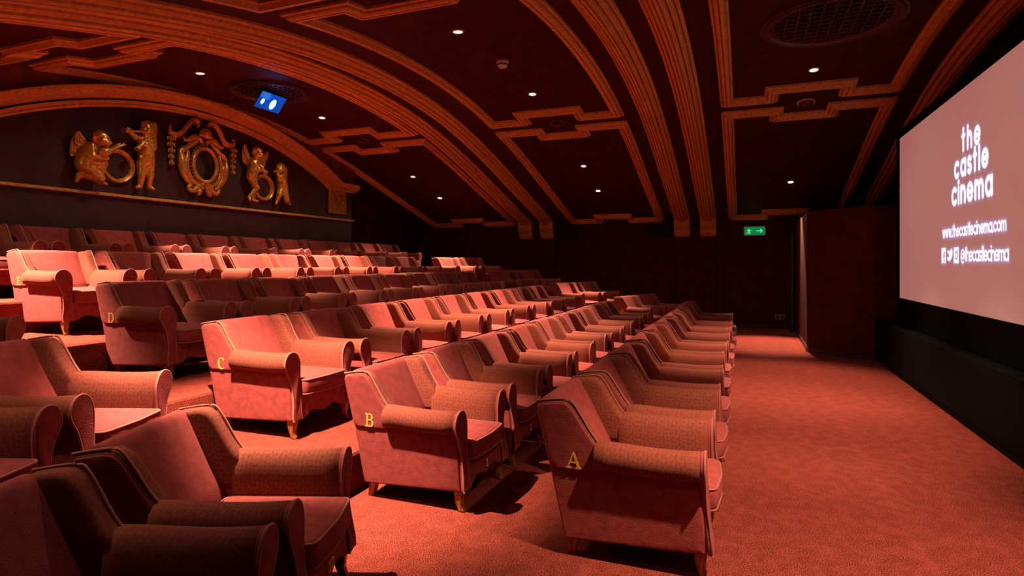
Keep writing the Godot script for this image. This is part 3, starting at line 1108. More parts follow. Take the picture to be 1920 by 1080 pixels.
func downlight(x: float, z: float, label: String, state: String, energy: float, angle := 34.0, tilt := 0.0) -> void:
	var s := ceil_slope(z)
	var t := thing("downlight", label, "ceiling light", Vector3(x, ceil_y(z), z), 0.0, "recessed ceiling downlights")
	t.rotation.x = -atan(s) 
	put("trim_ring", lathe_mesh([Vector2(0.050, 0.004), Vector2(0.052, -0.012), Vector2(0.064, -0.014), Vector2(0.070, -0.006), Vector2(0.072, 0.004)], 28), M.black_plastic if state == "off" else M.white_plastic, t)
	put("lens", lathe_mesh([Vector2(0.0, -0.010), Vector2(0.035, -0.009), Vector2(0.051, -0.004)], 24, true), M.lamp_lens if state == "on" else (M.lamp_lens_dim if state == "dim" else M.lamp_lens_off), t)
	if energy > 0.0:
		var l := SpotLight3D.new()
		l.name = "beam"
		l.light_color = LAMP_COLOR
		l.light_energy = energy
		l.light_size = 0.035
		l.spot_range = 25.0
		l.spot_attenuation = 2.0
		l.spot_angle = angle
		l.spot_angle_attenuation = 0.75
		l.shadow_enabled = true
		l.position = Vector3(0, -0.02, 0)
		l.basis = Basis(Vector3.BACK, deg_to_rad(tilt)) * Basis(Vector3.RIGHT, -PI / 2)
		t.add_child(l)
		# the weak wide spill of the same reflector
		var w := l.duplicate() as SpotLight3D
		w.name = "spill"
		w.light_energy = energy * SPILL
		w.spot_angle = 80.0
		w.spot_angle_attenuation = 1.0
		t.add_child(w)

func build_lamps() -> void:
	var E := LAMP_ENERGY
	var bay := ["screen bay", "middle bay", "rear bay"]
	var strength := [0.45, 0.95, 1.7]
	var spread := [31.0, 29.0, 28.0]
	var tilt := [-7.0, 3.0, 14.0]
	for i in 3:
		var x: float = BAYS[i]
		var e: float = E * strength[i]
		var a: float = spread[i]
		downlight(x, -8.68 if i else -8.92, "lit downlight on the crown of the %s, far side" % bay[i], "on", e, a, tilt[i])
		downlight(x, -6.1, "lit downlight on the crown of the %s, camera side" % bay[i], "on", e, a, tilt[i])
		downlight(x, -13.15, "lit downlight in the lower panel of the %s, close to the side wall" % bay[i], "on", E * 0.7, 26.0, tilt[i])
		downlight(x, -11.85, "%s downlight in the lower panel of the %s, farther from the wall" % ["unlit" if i == 0 else "faint", bay[i]], "off" if i == 0 else "dim", 0.0 if i == 0 else E * 0.12)
		downlight(x, -2.35 if i < 2 else -2.8, "downlight of the %s above the near aisle" % bay[i], "on", e * (1.4 if i == 1 else 1.0), a, tilt[i])
		downlight(x, -1.1, "downlight of the %s nearest the camera-side wall" % bay[i], "on", e * 0.05)

# ------------------------------------------------------------------ gilded reliefs

func sdf_mesh(bones: Array, cell: float, lo: Vector3, hi: Vector3, k := 0.02) -> ArrayMesh:
	# smooth union of tapered capsules meshed as surface nets; bones: [a, b, ra, rb]
	var n := Vector3i(((hi - lo) / cell).ceil()) + Vector3i.ONE
	var f := PackedFloat32Array()
	f.resize(n.x * n.y * n.z)
	f.fill(1.0)
	for b in bones:
		var a: Vector3 = b[0]
		var e: Vector3 = b[1]
		var ra: float = b[2]
		var rb: float = b[3]
		var m := maxf(ra, rb) + k * 2.0 + cell
		var i0 := Vector3i(((a.min(e) - Vector3(m, m, m) - lo) / cell).floor()).clamp(Vector3i.ZERO, n - Vector3i.ONE)
		var i1 := Vector3i(((a.max(e) + Vector3(m, m, m) - lo) / cell).ceil()).clamp(Vector3i.ZERO, n - Vector3i.ONE)
		var ab := e - a
		var ll := maxf(ab.length_squared(), 1e-9)
		for z in range(i0.z, i1.z + 1):
			for y in range(i0.y, i1.y + 1):
				for x in range(i0.x, i1.x + 1):
					var p := lo + Vector3(x, y, z) * cell - a
					var t := clampf(p.dot(ab) / ll, 0.0, 1.0)
					var v := (p - ab * t).length() - lerpf(ra, rb, t)
					var i := (z * n.y + y) * n.x + x
					var h := maxf(k - absf(f[i] - v), 0.0) / k
					f[i] = minf(f[i], v) - h * h * k * 0.25
	var st := SurfaceTool.new()
	st.begin(Mesh.PRIMITIVE_TRIANGLES)
	st.set_smooth_group(0)
	var cells := {}
	var verts := PackedVector3Array()
	for z in n.z - 1:
		for y in n.y - 1:
			for x in n.x - 1:
				var base := (z * n.y + y) * n.x + x
				var inside := 0
				var c := [base, base + 1, base + n.x, base + n.x + 1, base + n.x * n.y, base + n.x * n.y + 1, base + n.x * n.y + n.x, base + n.x * n.y + n.x + 1]
				for q in c:
					if f[q] < 0.0:
						inside += 1
				if inside == 0 or inside == 8:
					continue
				var s := Vector3.ZERO
				var cnt := 0
				for e in [[0, 1], [2, 3], [4, 5], [6, 7], [0, 2], [1, 3], [4, 6], [5, 7], [0, 4], [1, 5], [2, 6], [3, 7]]:
					var va := f[c[e[0]]]
					var vb := f[c[e[1]]]
					if (va < 0.0) != (vb < 0.0):
						var t := va / (va - vb)
						var pa := Vector3(e[0] & 1, (e[0] >> 1) & 1, e[0] >> 2)
						var pb := Vector3(e[1] & 1, (e[1] >> 1) & 1, e[1] >> 2)
						s += pa.lerp(pb, t)
						cnt += 1
				cells[base] = lo + (Vector3(x, y, z) + s / cnt) * cell
	for z in range(1, n.z - 1):
		for y in range(1, n.y - 1):
			for x in range(1, n.x - 1):
				var b := (z * n.y + y) * n.x + x
				var s := f[b] < 0.0
				for ax in 3:
					var step := [1, n.x, n.x * n.y][ax] as int
					if s == (f[b + step] < 0.0):
						continue
					var u := [n.x, n.x * n.y, 1][ax] as int
					var v := [n.x * n.y, 1, n.x][ax] as int
					if not (cells.has(b) and cells.has(b - u) and cells.has(b - v) and cells.has(b - u - v)):
						continue
					var q := [cells[b], cells[b - u], cells[b - u - v], cells[b - v]]
					if s:
						quad(st, q[0], q[3], q[2], q[1])
					else:
						quad(st, q[0], q[1], q[2], q[3])
	st.generate_normals()
	return st.commit()

# a joint on the rear wall: along the wall (z), height, how far it stands out
func J(z: float, y: float, out: float) -> Vector3:
	return Vector3(X_BACK + out, y, z)

func cherub(label: String, bones: Array, wings: Array, extras: Array) -> void:
	var lo := Vector3(9, 9, 9)
	var hi := -lo
	for b in bones:
		b[2] *= 1.08
		b[3] *= 1.08
		for q in [0, 1]:
			var r: float = maxf(b[2], b[3]) + 0.04
			lo = lo.min(b[q] - Vector3(r, r, r))
			hi = hi.max(b[q] + Vector3(r, r, r))
	lo.x = X_BACK - 0.002   # the figures are flat at the back, against the wall
	var t := thing("cherub_relief", label, "wall relief", Vector3.ZERO, 0.0, "gilded cherubs on the tympanum")
	put("body", sdf_mesh(bones, 0.012, lo, hi, 0.022), M.gilding, t)
	for w in wings:
		# a fan of overlapping feathers from root to tips
		var st := tool(true)
		var root: Vector3 = w[0]
		var shoulder: Vector3 = w[1]
		var tip: Vector3 = w[2]
		# two overlapping rows of feathers hang from the leading edge; the outer ones are longest
		for row in 2:
			var n := 9 - row * 2
			for i in n:
				var q := float(i) / (n - 1)
				var a := root.lerp(shoulder, 0.1 + 0.9 * q) + Vector3(0.028 * row, 0, 0)
				var e := a + (tip - shoulder) * (0.45 + 0.55 * q) * (1.0 - 0.5 * row)
				var mid := a.lerp(e, 0.45) + (shoulder - root).normalized() * 0.03
				var pts := spline([a, mid, e], 4)
				var rr := []
				for j in pts.size():
					var f := float(j) / (pts.size() - 1)
					rr.append(0.016 + 0.020 * sin(PI * minf(f * 0.8 + 0.12, 1.0)))
				tube(st, pts, rr, 7, 0.5, Vector3.RIGHT)
		put("feathered_wing", mesh_of(st), M.gilding, t)
	for e in extras:
		var st := tool(true)
		tube(st, e[1], e[2], 10, e[3] if e.size() > 3 else 1.0, Vector3.RIGHT)
		put(e[0], mesh_of(st), M.gilding, t)

func curls(c: Vector3, r: float) -> Array:
	var o := []
	for k in 9:
		var a := deg_to_rad(-20.0 + 27.5 * k)
		var p := c + Vector3(0.02 * (k % 2), sin(a) * r * 0.92, cos(a) * r * 0.92)
		o.append([p, p + Vector3(0.012, 0.0, 0.012), r * 0.30, r * 0.24])
	for k in 5:
		var a := deg_to_rad(30.0 + 30.0 * k)
		var p := c + Vector3(r * 0.55, sin(a) * r * 0.6, cos(a) * r * 0.6)
		o.append([p, p, r * 0.30, r * 0.30])
	return o

func head(c: Vector3, r: float, look: float) -> Array:
	# look: +1 turns the face towards -z (picture right), -1 towards +z
	var f := Vector3(0.55, -0.1, -look * 0.8).normalized()
	var sd := Vector3(f.z, 0, -f.x).normalized()
	var o := [[c, c + Vector3(0, r * 0.25, 0), r * 0.92, r * 0.85], [c + f * r * 0.35 + Vector3(0, -r * 0.45, 0), c + f * r * 0.4 + Vector3(0, -r * 0.5, 0), r * 0.5, r * 0.45],
		[c + f * r * 0.95 + Vector3(0, r * 0.1, 0), c + f * r * 1.12 + Vector3(0, -r * 0.12, 0), r * 0.10, r * 0.15]]
	for s in [-1, 1]:
		o.append([c + f * r * 0.62 + sd * s * r * 0.48 + Vector3(0, -r * 0.25, 0), c + f * r * 0.62 + sd * s * r * 0.48 + Vector3(0, -r * 0.25, 0), r * 0.34, r * 0.34])
		o.append([c + sd * s * r * 0.92, c + sd * s * r * 0.95 + Vector3(0, -r * 0.15, 0), r * 0.16, r * 0.12])
	o.append_array(curls(c + Vector3(0, r * 0.25, 0) - f * r * 0.25, r))
	return o

func fingers(p: Vector3, dir: Vector3) -> Array:
	var o := [[p, p + dir * 0.02, 0.026, 0.024]]
	var s := dir.cross(Vector3.RIGHT).normalized()
	for k in 4:
		var a := p + dir * 0.02 + s * (k - 1.5) * 0.014
		o.append([a, a + dir * (0.034 - 0.004 * absf(k - 1.2)) + Vector3(0.008, 0, 0), 0.0085, 0.007])
	o.append([p + s * 0.022, p + s * 0.038 + dir * 0.018, 0.009, 0.008])
	return o

func ring(label: String, z: float, y: float, r: float) -> void:
	var t := thing("gilded_ring", label, "wall ornament", Vector3(X_BACK, y, z), 0.0, "gilded rings held by cherubs")
	var prof := [Vector2(r * 0.74, 0.0), Vector2(r * 0.75, 0.03), Vector2(r * 0.80, 0.045), Vector2(r * 0.84, 0.035), Vector2(r * 0.88, 0.06), Vector2(r * 0.95, 0.065), Vector2(r, 0.04), Vector2(r, 0.0)]
	var o := put("hoop", lathe_mesh(prof, 48, true), M.gilding, t)
	o.rotation.z = -PI / 2

func build_reliefs() -> void:
	ring("gilded ring between the two larger cherubs on the left", -5.77, 2.945, 0.245)
	ring("gilded ring between the two smaller cherubs on the right", -8.53, 2.962, 0.245)
	# kneeling, playing a lute
	var b := head(J(-5.46, 3.235, 0.16), 0.095, 1.0)
	b.append_array([
		[J(-5.40, 3.16, 0.12), J(-5.36, 3.13, 0.10), 0.045, 0.06], [J(-5.33, 3.10, 0.10), J(-5.27, 2.93, 0.10), 0.095, 0.105], [J(-5.27, 2.93, 0.10), J(-5.25, 2.88, 0.10), 0.10, 0.095],
		[J(-5.31, 3.14, 0.16), J(-5.30, 2.99, 0.20), 0.050, 0.042], [J(-5.30, 2.99, 0.20), J(-5.46, 2.995, 0.20), 0.042, 0.028],
		[J(-5.42, 3.12, 0.12), J(-5.55, 3.10, 0.16), 0.042, 0.035], [J(-5.55, 3.10, 0.16), J(-5.66, 3.20, 0.17), 0.035, 0.026],
		[J(-5.24, 2.87, 0.12), J(-5.43, 2.715, 0.16), 0.080, 0.055], [J(-5.43, 2.715, 0.16), J(-5.21, 2.735, 0.08), 0.055, 0.036], [J(-5.21, 2.735, 0.08), J(-5.18, 2.65, 0.07), 0.034, 0.022],
		[J(-5.30, 2.87, 0.10), J(-5.48, 2.925, 0.14), 0.075, 0.055], [J(-5.48, 2.925, 0.14), J(-5.445, 2.68, 0.12), 0.055, 0.032], [J(-5.445, 2.675, 0.12), J(-5.53, 2.648, 0.15), 0.030, 0.018]])
	b.append_array(fingers(J(-5.46, 2.995, 0.205), Vector3(0, 0.1, -1)))
	b.append_array(fingers(J(-5.66, 3.205, 0.175), Vector3(0, 0.4, -0.9)))
	cherub("gilded winged cherub kneeling and playing a lute, leftmost on the wall", b,
		[[J(-5.36, 3.14, 0.07), J(-5.20, 3.31, 0.08), J(-5.13, 2.98, 0.04)]],
		[["lute", [J(-5.38, 3.03, 0.22), J(-5.43, 3.06, 0.23), J(-5.49, 3.09, 0.23), J(-5.56, 3.13, 0.22), J(-5.72, 3.22, 0.20), J(-5.75, 3.245, 0.19)], [0.02, 0.07, 0.06, 0.022, 0.016, 0.03], 0.6]])
	# standing, blowing a horn
	b = head(J(-6.12, 3.53, 0.15), 0.098, -1.0)
	b.append_array([
		[J(-6.12, 3.44, 0.12), J(-6.12, 3.40, 0.10), 0.048, 0.06], [J(-6.12, 3.36, 0.11), J(-6.13, 3.16, 0.12), 0.105, 0.095], [J(-6.13, 3.16, 0.12), J(-6.14, 3.07, 0.10), 0.10, 0.10],
		[J(-6.03, 3.38, 0.12), J(-5.93, 3.375, 0.17), 0.046, 0.038], [J(-5.93, 3.375, 0.17), J(-5.83, 3.445, 0.18), 0.038, 0.026],
		[J(-6.21, 3.36, 0.12), J(-6.16, 3.24, 0.19), 0.048, 0.042], [J(-6.16, 3.24, 0.19), J(-6.02, 3.29, 0.22), 0.042, 0.028],
		[J(-6.08, 3.03, 0.10), J(-6.065, 2.86, 0.12), 0.072, 0.050], [J(-6.065, 2.86, 0.12), J(-6.058, 2.69, 0.09), 0.050, 0.032], [J(-6.058, 2.68, 0.09), J(-5.98, 2.658, 0.12), 0.030, 0.018],
		[J(-6.19, 3.03, 0.10), J(-6.198, 2.86, 0.11), 0.072, 0.050], [J(-6.198, 2.86, 0.11), J(-6.203, 2.69, 0.08), 0.050, 0.032], [J(-6.203, 2.685, 0.08), J(-6.245, 2.665, 0.13), 0.030, 0.018],
		[J(-6.02, 3.11, 0.15), J(-6.22, 3.09, 0.15), 0.022, 0.022]])
	b.append_array(fingers(J(-5.83, 3.45, 0.185), Vector3(0, 0.5, 0.8)))
	b.append_array(fingers(J(-6.02, 3.29, 0.225), Vector3(0, 0.3, 0.9)))
	cherub("gilded winged cherub standing and blowing a horn, left of the cartouche", b,
		[[J(-6.19, 3.36, 0.07), J(-6.27, 3.68, 0.08), J(-6.34, 3.28, 0.04)]],
		[["horn", [J(-6.06, 3.475, 0.23), J(-5.90, 3.455, 0.22), J(-5.79, 3.437, 0.21), J(-5.745, 3.43, 0.21), J(-5.73, 3.428, 0.21)], [0.012, 0.016, 0.022, 0.04, 0.05]],
		["pipe", [J(-6.075, 3.41, 0.24), J(-5.99, 3.30, 0.25), J(-5.92, 3.215, 0.24), J(-5.90, 3.19, 0.24)], [0.014, 0.02, 0.03, 0.045]]])
	# right pair
	b = head(J(-8.26, 3.545, 0.15), 0.092, 1.0)
	b.append_array([
		[J(-8.24, 3.46, 0.12), J(-8.22, 3.43, 0.10), 0.045, 0.055], [J(-8.21, 3.38, 0.10), J(-8.18, 3.22, 0.11), 0.092, 0.088], [J(-8.18, 3.22, 0.11), J(-8.17, 3.14, 0.10), 0.09, 0.09],
		[J(-8.14, 3.38, 0.14), J(-8.24, 3.25, 0.19), 0.042, 0.038], [J(-8.24, 3.25, 0.19), J(-8.37, 3.24, 0.20), 0.036, 0.025],
		[J(-8.28, 3.39, 0.10), J(-8.36, 3.30, 0.15), 0.042, 0.034], [J(-8.36, 3.30, 0.15), J(-8.39, 3.22, 0.18), 0.034, 0.025],
		[J(-8.14, 3.10, 0.10), J(-8.24, 2.92, 0.14), 0.068, 0.048], [J(-8.24, 2.92, 0.14), J(-8.12, 2.74, 0.09), 0.048, 0.030], [J(-8.12, 2.73, 0.09), J(-8.10, 2.68, 0.13), 0.028, 0.018],
		[J(-8.21, 3.10, 0.09), J(-8.25, 2.90, 0.09), 0.066, 0.048], [J(-8.25, 2.90, 0.09), J(-8.21, 2.71, 0.08), 0.048, 0.030], [J(-8.21, 2.70, 0.08), J(-8.30, 2.683, 0.12), 0.028, 0.018]])
	b.append_array(fingers(J(-8.38, 3.235, 0.2), Vector3(0, -0.2, -1)))
	b.append_array(fingers(J(-8.39, 3.22, 0.18), Vector3(0, -0.7, -0.6)))
	cherub("gilded winged cherub standing with both wings raised, right of the cartouche", b,
		[[J(-8.17, 3.40, 0.07), J(-8.02, 3.67, 0.08), J(-8.03, 3.36, 0.04)], [J(-8.27, 3.40, 0.07), J(-8.53, 3.63, 0.08), J(-8.48, 3.30, 0.05)]], [])
	b = head(J(-8.81, 3.34, 0.15), 0.088, -1.0)
	b.append_array([
		[J(-8.83, 3.26, 0.12), J(-8.85, 3.23, 0.10), 0.042, 0.05], [J(-8.87, 3.19, 0.10), J(-8.92, 3.03, 0.11), 0.086, 0.088], [J(-8.92, 3.03, 0.11), J(-8.94, 2.97, 0.10), 0.09, 0.085],
		[J(-8.83, 3.21, 0.13), J(-8.77, 3.12, 0.18), 0.040, 0.036], [J(-8.77, 3.12, 0.18), J(-8.72, 3.22, 0.19), 0.034, 0.025],
		[J(-8.91, 3.20, 0.13), J(-8.89, 3.08, 0.19), 0.042, 0.036], [J(-8.89, 3.08, 0.19), J(-8.80, 3.17, 0.21), 0.034, 0.025],
		[J(-8.95, 2.95, 0.12), J(-8.985, 2.77, 0.15), 0.072, 0.052], [J(-8.985, 2.77, 0.15), J(-9.12, 2.735, 0.08), 0.050, 0.034], [J(-9.12, 2.735, 0.08), J(-9.18, 2.70, 0.08), 0.030, 0.020],
		[J(-8.88, 2.95, 0.10), J(-8.81, 2.86, 0.14), 0.068, 0.050], [J(-8.81, 2.86, 0.14), J(-8.785, 2.73, 0.10), 0.048, 0.030], [J(-8.785, 2.72, 0.10), J(-8.735, 2.672, 0.13), 0.028, 0.018]])
	b.append_array(fingers(J(-8.72, 3.225, 0.195), Vector3(0, 0.6, 0.5)))
	b.append_array(fingers(J(-8.80, 3.175, 0.215), Vector3(0, 0.6, 0.5)))
	cherub("gilded winged cherub kneeling with a flute, rightmost on the wall", b,
		[[J(-8.91, 3.18, 0.07), J(-9.00, 3.40, 0.08), J(-9.09, 3.10, 0.04)]],
		[["flute", [J(-8.76, 3.30, 0.22), J(-8.66, 3.275, 0.22), J(-8.59, 3.262, 0.21)], [0.014, 0.016, 0.022]]])
	cartouche()
	garland("gilded scroll with hanging husks left of the cartouche", [Vector2(-6.60, 3.70), Vector2(-6.56, 3.66), Vector2(-6.575, 3.60), Vector2(-6.66, 3.575), Vector2(-6.78, 3.64), Vector2(-6.90, 3.79), Vector2(-7.00, 3.88), Vector2(-7.09, 3.85), Vector2(-7.08, 3.79)], Vector2(-6.58, 3.54), 3.10)
	garland("gilded scroll with hanging husks right of the cartouche", [Vector2(-7.76, 3.69), Vector2(-7.80, 3.66), Vector2(-7.79, 3.61), Vector2(-7.70, 3.60), Vector2(-7.60, 3.63), Vector2(-7.52, 3.76), Vector2(-7.44, 3.86), Vector2(-7.34, 3.89), Vector2(-7.26, 3.84)], Vector2(-7.77, 3.56), 3.11)
	relief_panel()

func garland(label: String, pts: Array, at: Vector2, low: float) -> void:
	var t := thing("scroll_garland", label, "wall ornament", Vector3.ZERO, 0.0, "gilded scrolls beside the cartouche")
	for k in 2:
		var st := tool(true)
		var p := []
		for q in pts:
			p.append(J(q.x, q.y + (k - 0.5) * 0.035, 0.05 + 0.02 * k))
		p = spline(p, 6)
		var rr := []
		for i in p.size():
			rr.append(0.016 + 0.018 * sin(PI * float(i) / p.size()))
		tube(st, p, rr, 8, 0.9)
		put("scroll", mesh_of(st), M.gilding, t)
	var y := at.y
	var n := 0
	while y > low + 0.02:
		var r := 0.052 - 0.028 * (at.y - y) / (at.y - low)
		var st := tool(true)
		lathe(st, [Vector2(0.004, 0.05), Vector2(r * 0.5, 0.035), Vector2(r, -0.005), Vector2(r * 0.8, -0.03), Vector2(r * 0.3, -0.045), Vector2(0.0, -0.05)], 8)
		for q in 4:
			var a := TAU * q / 4 + 0.4
			tube(st, [Vector3(0, 0.03, 0), Vector3(cos(a) * r, 0.0, sin(a) * r), Vector3(cos(a) * r * 1.1, -0.045, sin(a) * r * 1.1)], [0.008, r * 0.38, 0.004], 6)
		put("husk", mesh_of(st), M.gilding, t, J(at.x + 0.008 * (n % 2), y - 0.03, 0.082))
		y -= 0.095
		n += 1

func cartouche() -> void:
	var t := thing("cartouche", "large gilded oval cartouche with scrolled frame in the middle of the tympanum", "wall ornament")
	var c := Vector2(-7.19, 3.17)
	var st := tool(true)
	var pts := []
	for k in 49:
		var a := TAU * k / 48
		pts.append(J(c.x + 0.225 * cos(a), c.y + 0.275 * sin(a), 0.09))
	tube(st, pts, even(pts.size(), 0.034), 10, 1.0)
	put("oval_frame", mesh_of(st), M.gilding, t)
	st = tool(true)
	for k in 36:
		var a := TAU * k / 36
		var p := J(c.x + 0.275 * cos(a), c.y + 0.33 * sin(a), 0.10)
		tube(st, [p + Vector3(-0.02, 0, 0), p, p + Vector3(0.018, 0, 0)], [0.016, 0.018, 0.006], 6, 1.0, Vector3.UP)
	put("bead_row", mesh_of(st), M.gilding, t)
	# mirrored scrolls of the frame: (offset from the middle, height), radii
	var parts := [
		["side_scroll", [Vector2(0.12, 3.56), Vector2(0.25, 3.47), Vector2(0.31, 3.42), Vector2(0.40, 3.36), Vector2(0.44, 3.33), Vector2(0.42, 3.27), Vector2(0.40, 3.17), Vector2(0.39, 3.05), Vector2(0.34, 2.92), Vector2(0.25, 2.82)], [0.03, 0.05, 0.04, 0.05, 0.035, 0.055, 0.08, 0.075, 0.055, 0.03]],
		["inner_scroll", [Vector2(0.30, 3.38), Vector2(0.32, 3.25), Vector2(0.33, 3.10), Vector2(0.28, 2.95), Vector2(0.18, 2.86), Vector2(0.06, 2.83)], [0.02, 0.04, 0.045, 0.045, 0.04, 0.02]],
		["crest_scroll", [Vector2(0.03, 3.53), Vector2(0.10, 3.60), Vector2(0.20, 3.60), Vector2(0.28, 3.55), Vector2(0.36, 3.53), Vector2(0.38, 3.57)], [0.035, 0.05, 0.055, 0.04, 0.028, 0.016]],
		["foot_scroll", [Vector2(0.04, 2.88), Vector2(0.12, 2.80), Vector2(0.20, 2.73), Vector2(0.27, 2.735), Vector2(0.29, 2.79), Vector2(0.25, 2.82), Vector2(0.22, 2.79)], [0.05, 0.05, 0.042, 0.036, 0.03, 0.024, 0.02]],
		["foot", [Vector2(0.03, 2.86), Vector2(0.07, 2.77), Vector2(0.10, 2.70), Vector2(0.14, 2.69)], [0.05, 0.045, 0.045, 0.03]]]
	for e in parts:
		for s in [-1, 1]:
			var p := []
			for q in e[1]:
				p.append(J(c.x - s * q.x, q.y, 0.06))
			p = spline(p, 5)
			var rr := spline(e[2], 5)
			var s2 := tool(true)
			tube(s2, p, rr, 9, 1.0)
			put(e[0], mesh_of(s2), M.gilding, t)
	st = tool(true)
	for k in 7:
		var a := deg_to_rad(20.0 + 140.0 * k / 6.0)
		var p := J(c.x, 3.62, 0.09)
		tube(st, spline([p, p + Vector3(0.04, sin(a) * 0.08, cos(a) * 0.08), p + Vector3(0.01, sin(a) * 0.15, cos(a) * 0.13)], 4), spline([0.012, 0.028, 0.022], 4), 7)
	put("shell", mesh_of(st), M.gilding, t)

func relief_panel() -> void:
	var t := thing("relief_panel", "small square gilded panel of carved foliage at the end of the rear wall", "wall ornament", J(-10.67, 2.905, 0.0))
	var w := 0.27
	var h := 0.25
	put("ground", boxmesh(Vector3(0, -h, -w), Vector3(0.025, h, w)), M.gilding, t)
	for s in [-1, 1]:
		put("border", boxmesh(Vector3(0.0, s * h - 0.016, -w - 0.016), Vector3(0.05, s * h + 0.016, w + 0.016), 0.005), M.gilding, t)
		put("border", boxmesh(Vector3(0.0, -h + 0.016, s * w - 0.016), Vector3(0.05, h - 0.016, s * w + 0.016), 0.005), M.gilding, t)
	var r2 := RandomNumberGenerator.new()
	r2.seed = 5
	for s in [-1, 1]:
		for row in 5:
			for col in 2:
				var c := Vector2(s * (0.055 + 0.115 * col), -0.19 + 0.095 * row + r2.randf_range(-0.01, 0.01))
				var p := []
				var turn: float = (1.0 if (row + col) % 2 == 0 else -1.0) * s
				for k in 9:
					var a: float = k * 0.85 * turn + row
					var rad := 0.052 * (1.0 - k * 0.09)
					p.append(Vector3(0.035 + 0.02 * sin(k * 0.5), c.y + sin(a) * rad, c.x + cos(a) * rad))
				var st := tool(true)
				tube(st, spline(p, 3), spline([0.006, 0.012, 0.015, 0.015, 0.014, 0.013, 0.012, 0.011, 0.014], 3), 6)
				put("leaf_scroll", mesh_of(st), M.gilding, t)

# ------------------------------------------------------------------ fittings

func roundel(x: float, z: float, r: float, label: String) -> void:
	var t := thing("ceiling_grille", label, "ceiling grille", Vector3(x, ceil_y(z) - 0.005, z), 0.0, "round lattice ceiling grilles")
	put("rim", lathe_mesh([Vector2(r * 0.80, 0.06), Vector2(r * 0.80, -0.02), Vector2(r * 0.84, -0.03), Vector2(r * 0.86, -0.02), Vector2(r * 0.90, -0.045), Vector2(r * 0.95, -0.05), Vector2(r * 0.96, -0.03), Vector2(r, -0.03), Vector2(r * 1.01, 0.02)], 64), M.grille_paint, t)
	put("dark_void", lathe_mesh([Vector2(0.0, -0.004), Vector2(r * 0.82, -0.004)], 48), M.void_black, t)
	var n := 11
	for dir in 2:
		for i in n:
			var o := (float(i) / (n - 1) * 2.0 - 1.0) * r * 0.80
			var l := sqrt(maxf(r * r * 0.66 - o * o, 0.0))
			if l < 0.04:
				continue
			var st := tool(false)
			box(st, Vector3(-0.011, -0.026, -l), Vector3(0.011, -0.006, l))
			var b := put("slat", mesh_of(st), M.grille_paint, t)
			b.rotation.y = deg_to_rad(0 if dir == 0 else 90)
			b.position = Vector3(o, 0, 0) if dir == 0 else Vector3(0, 0, o)

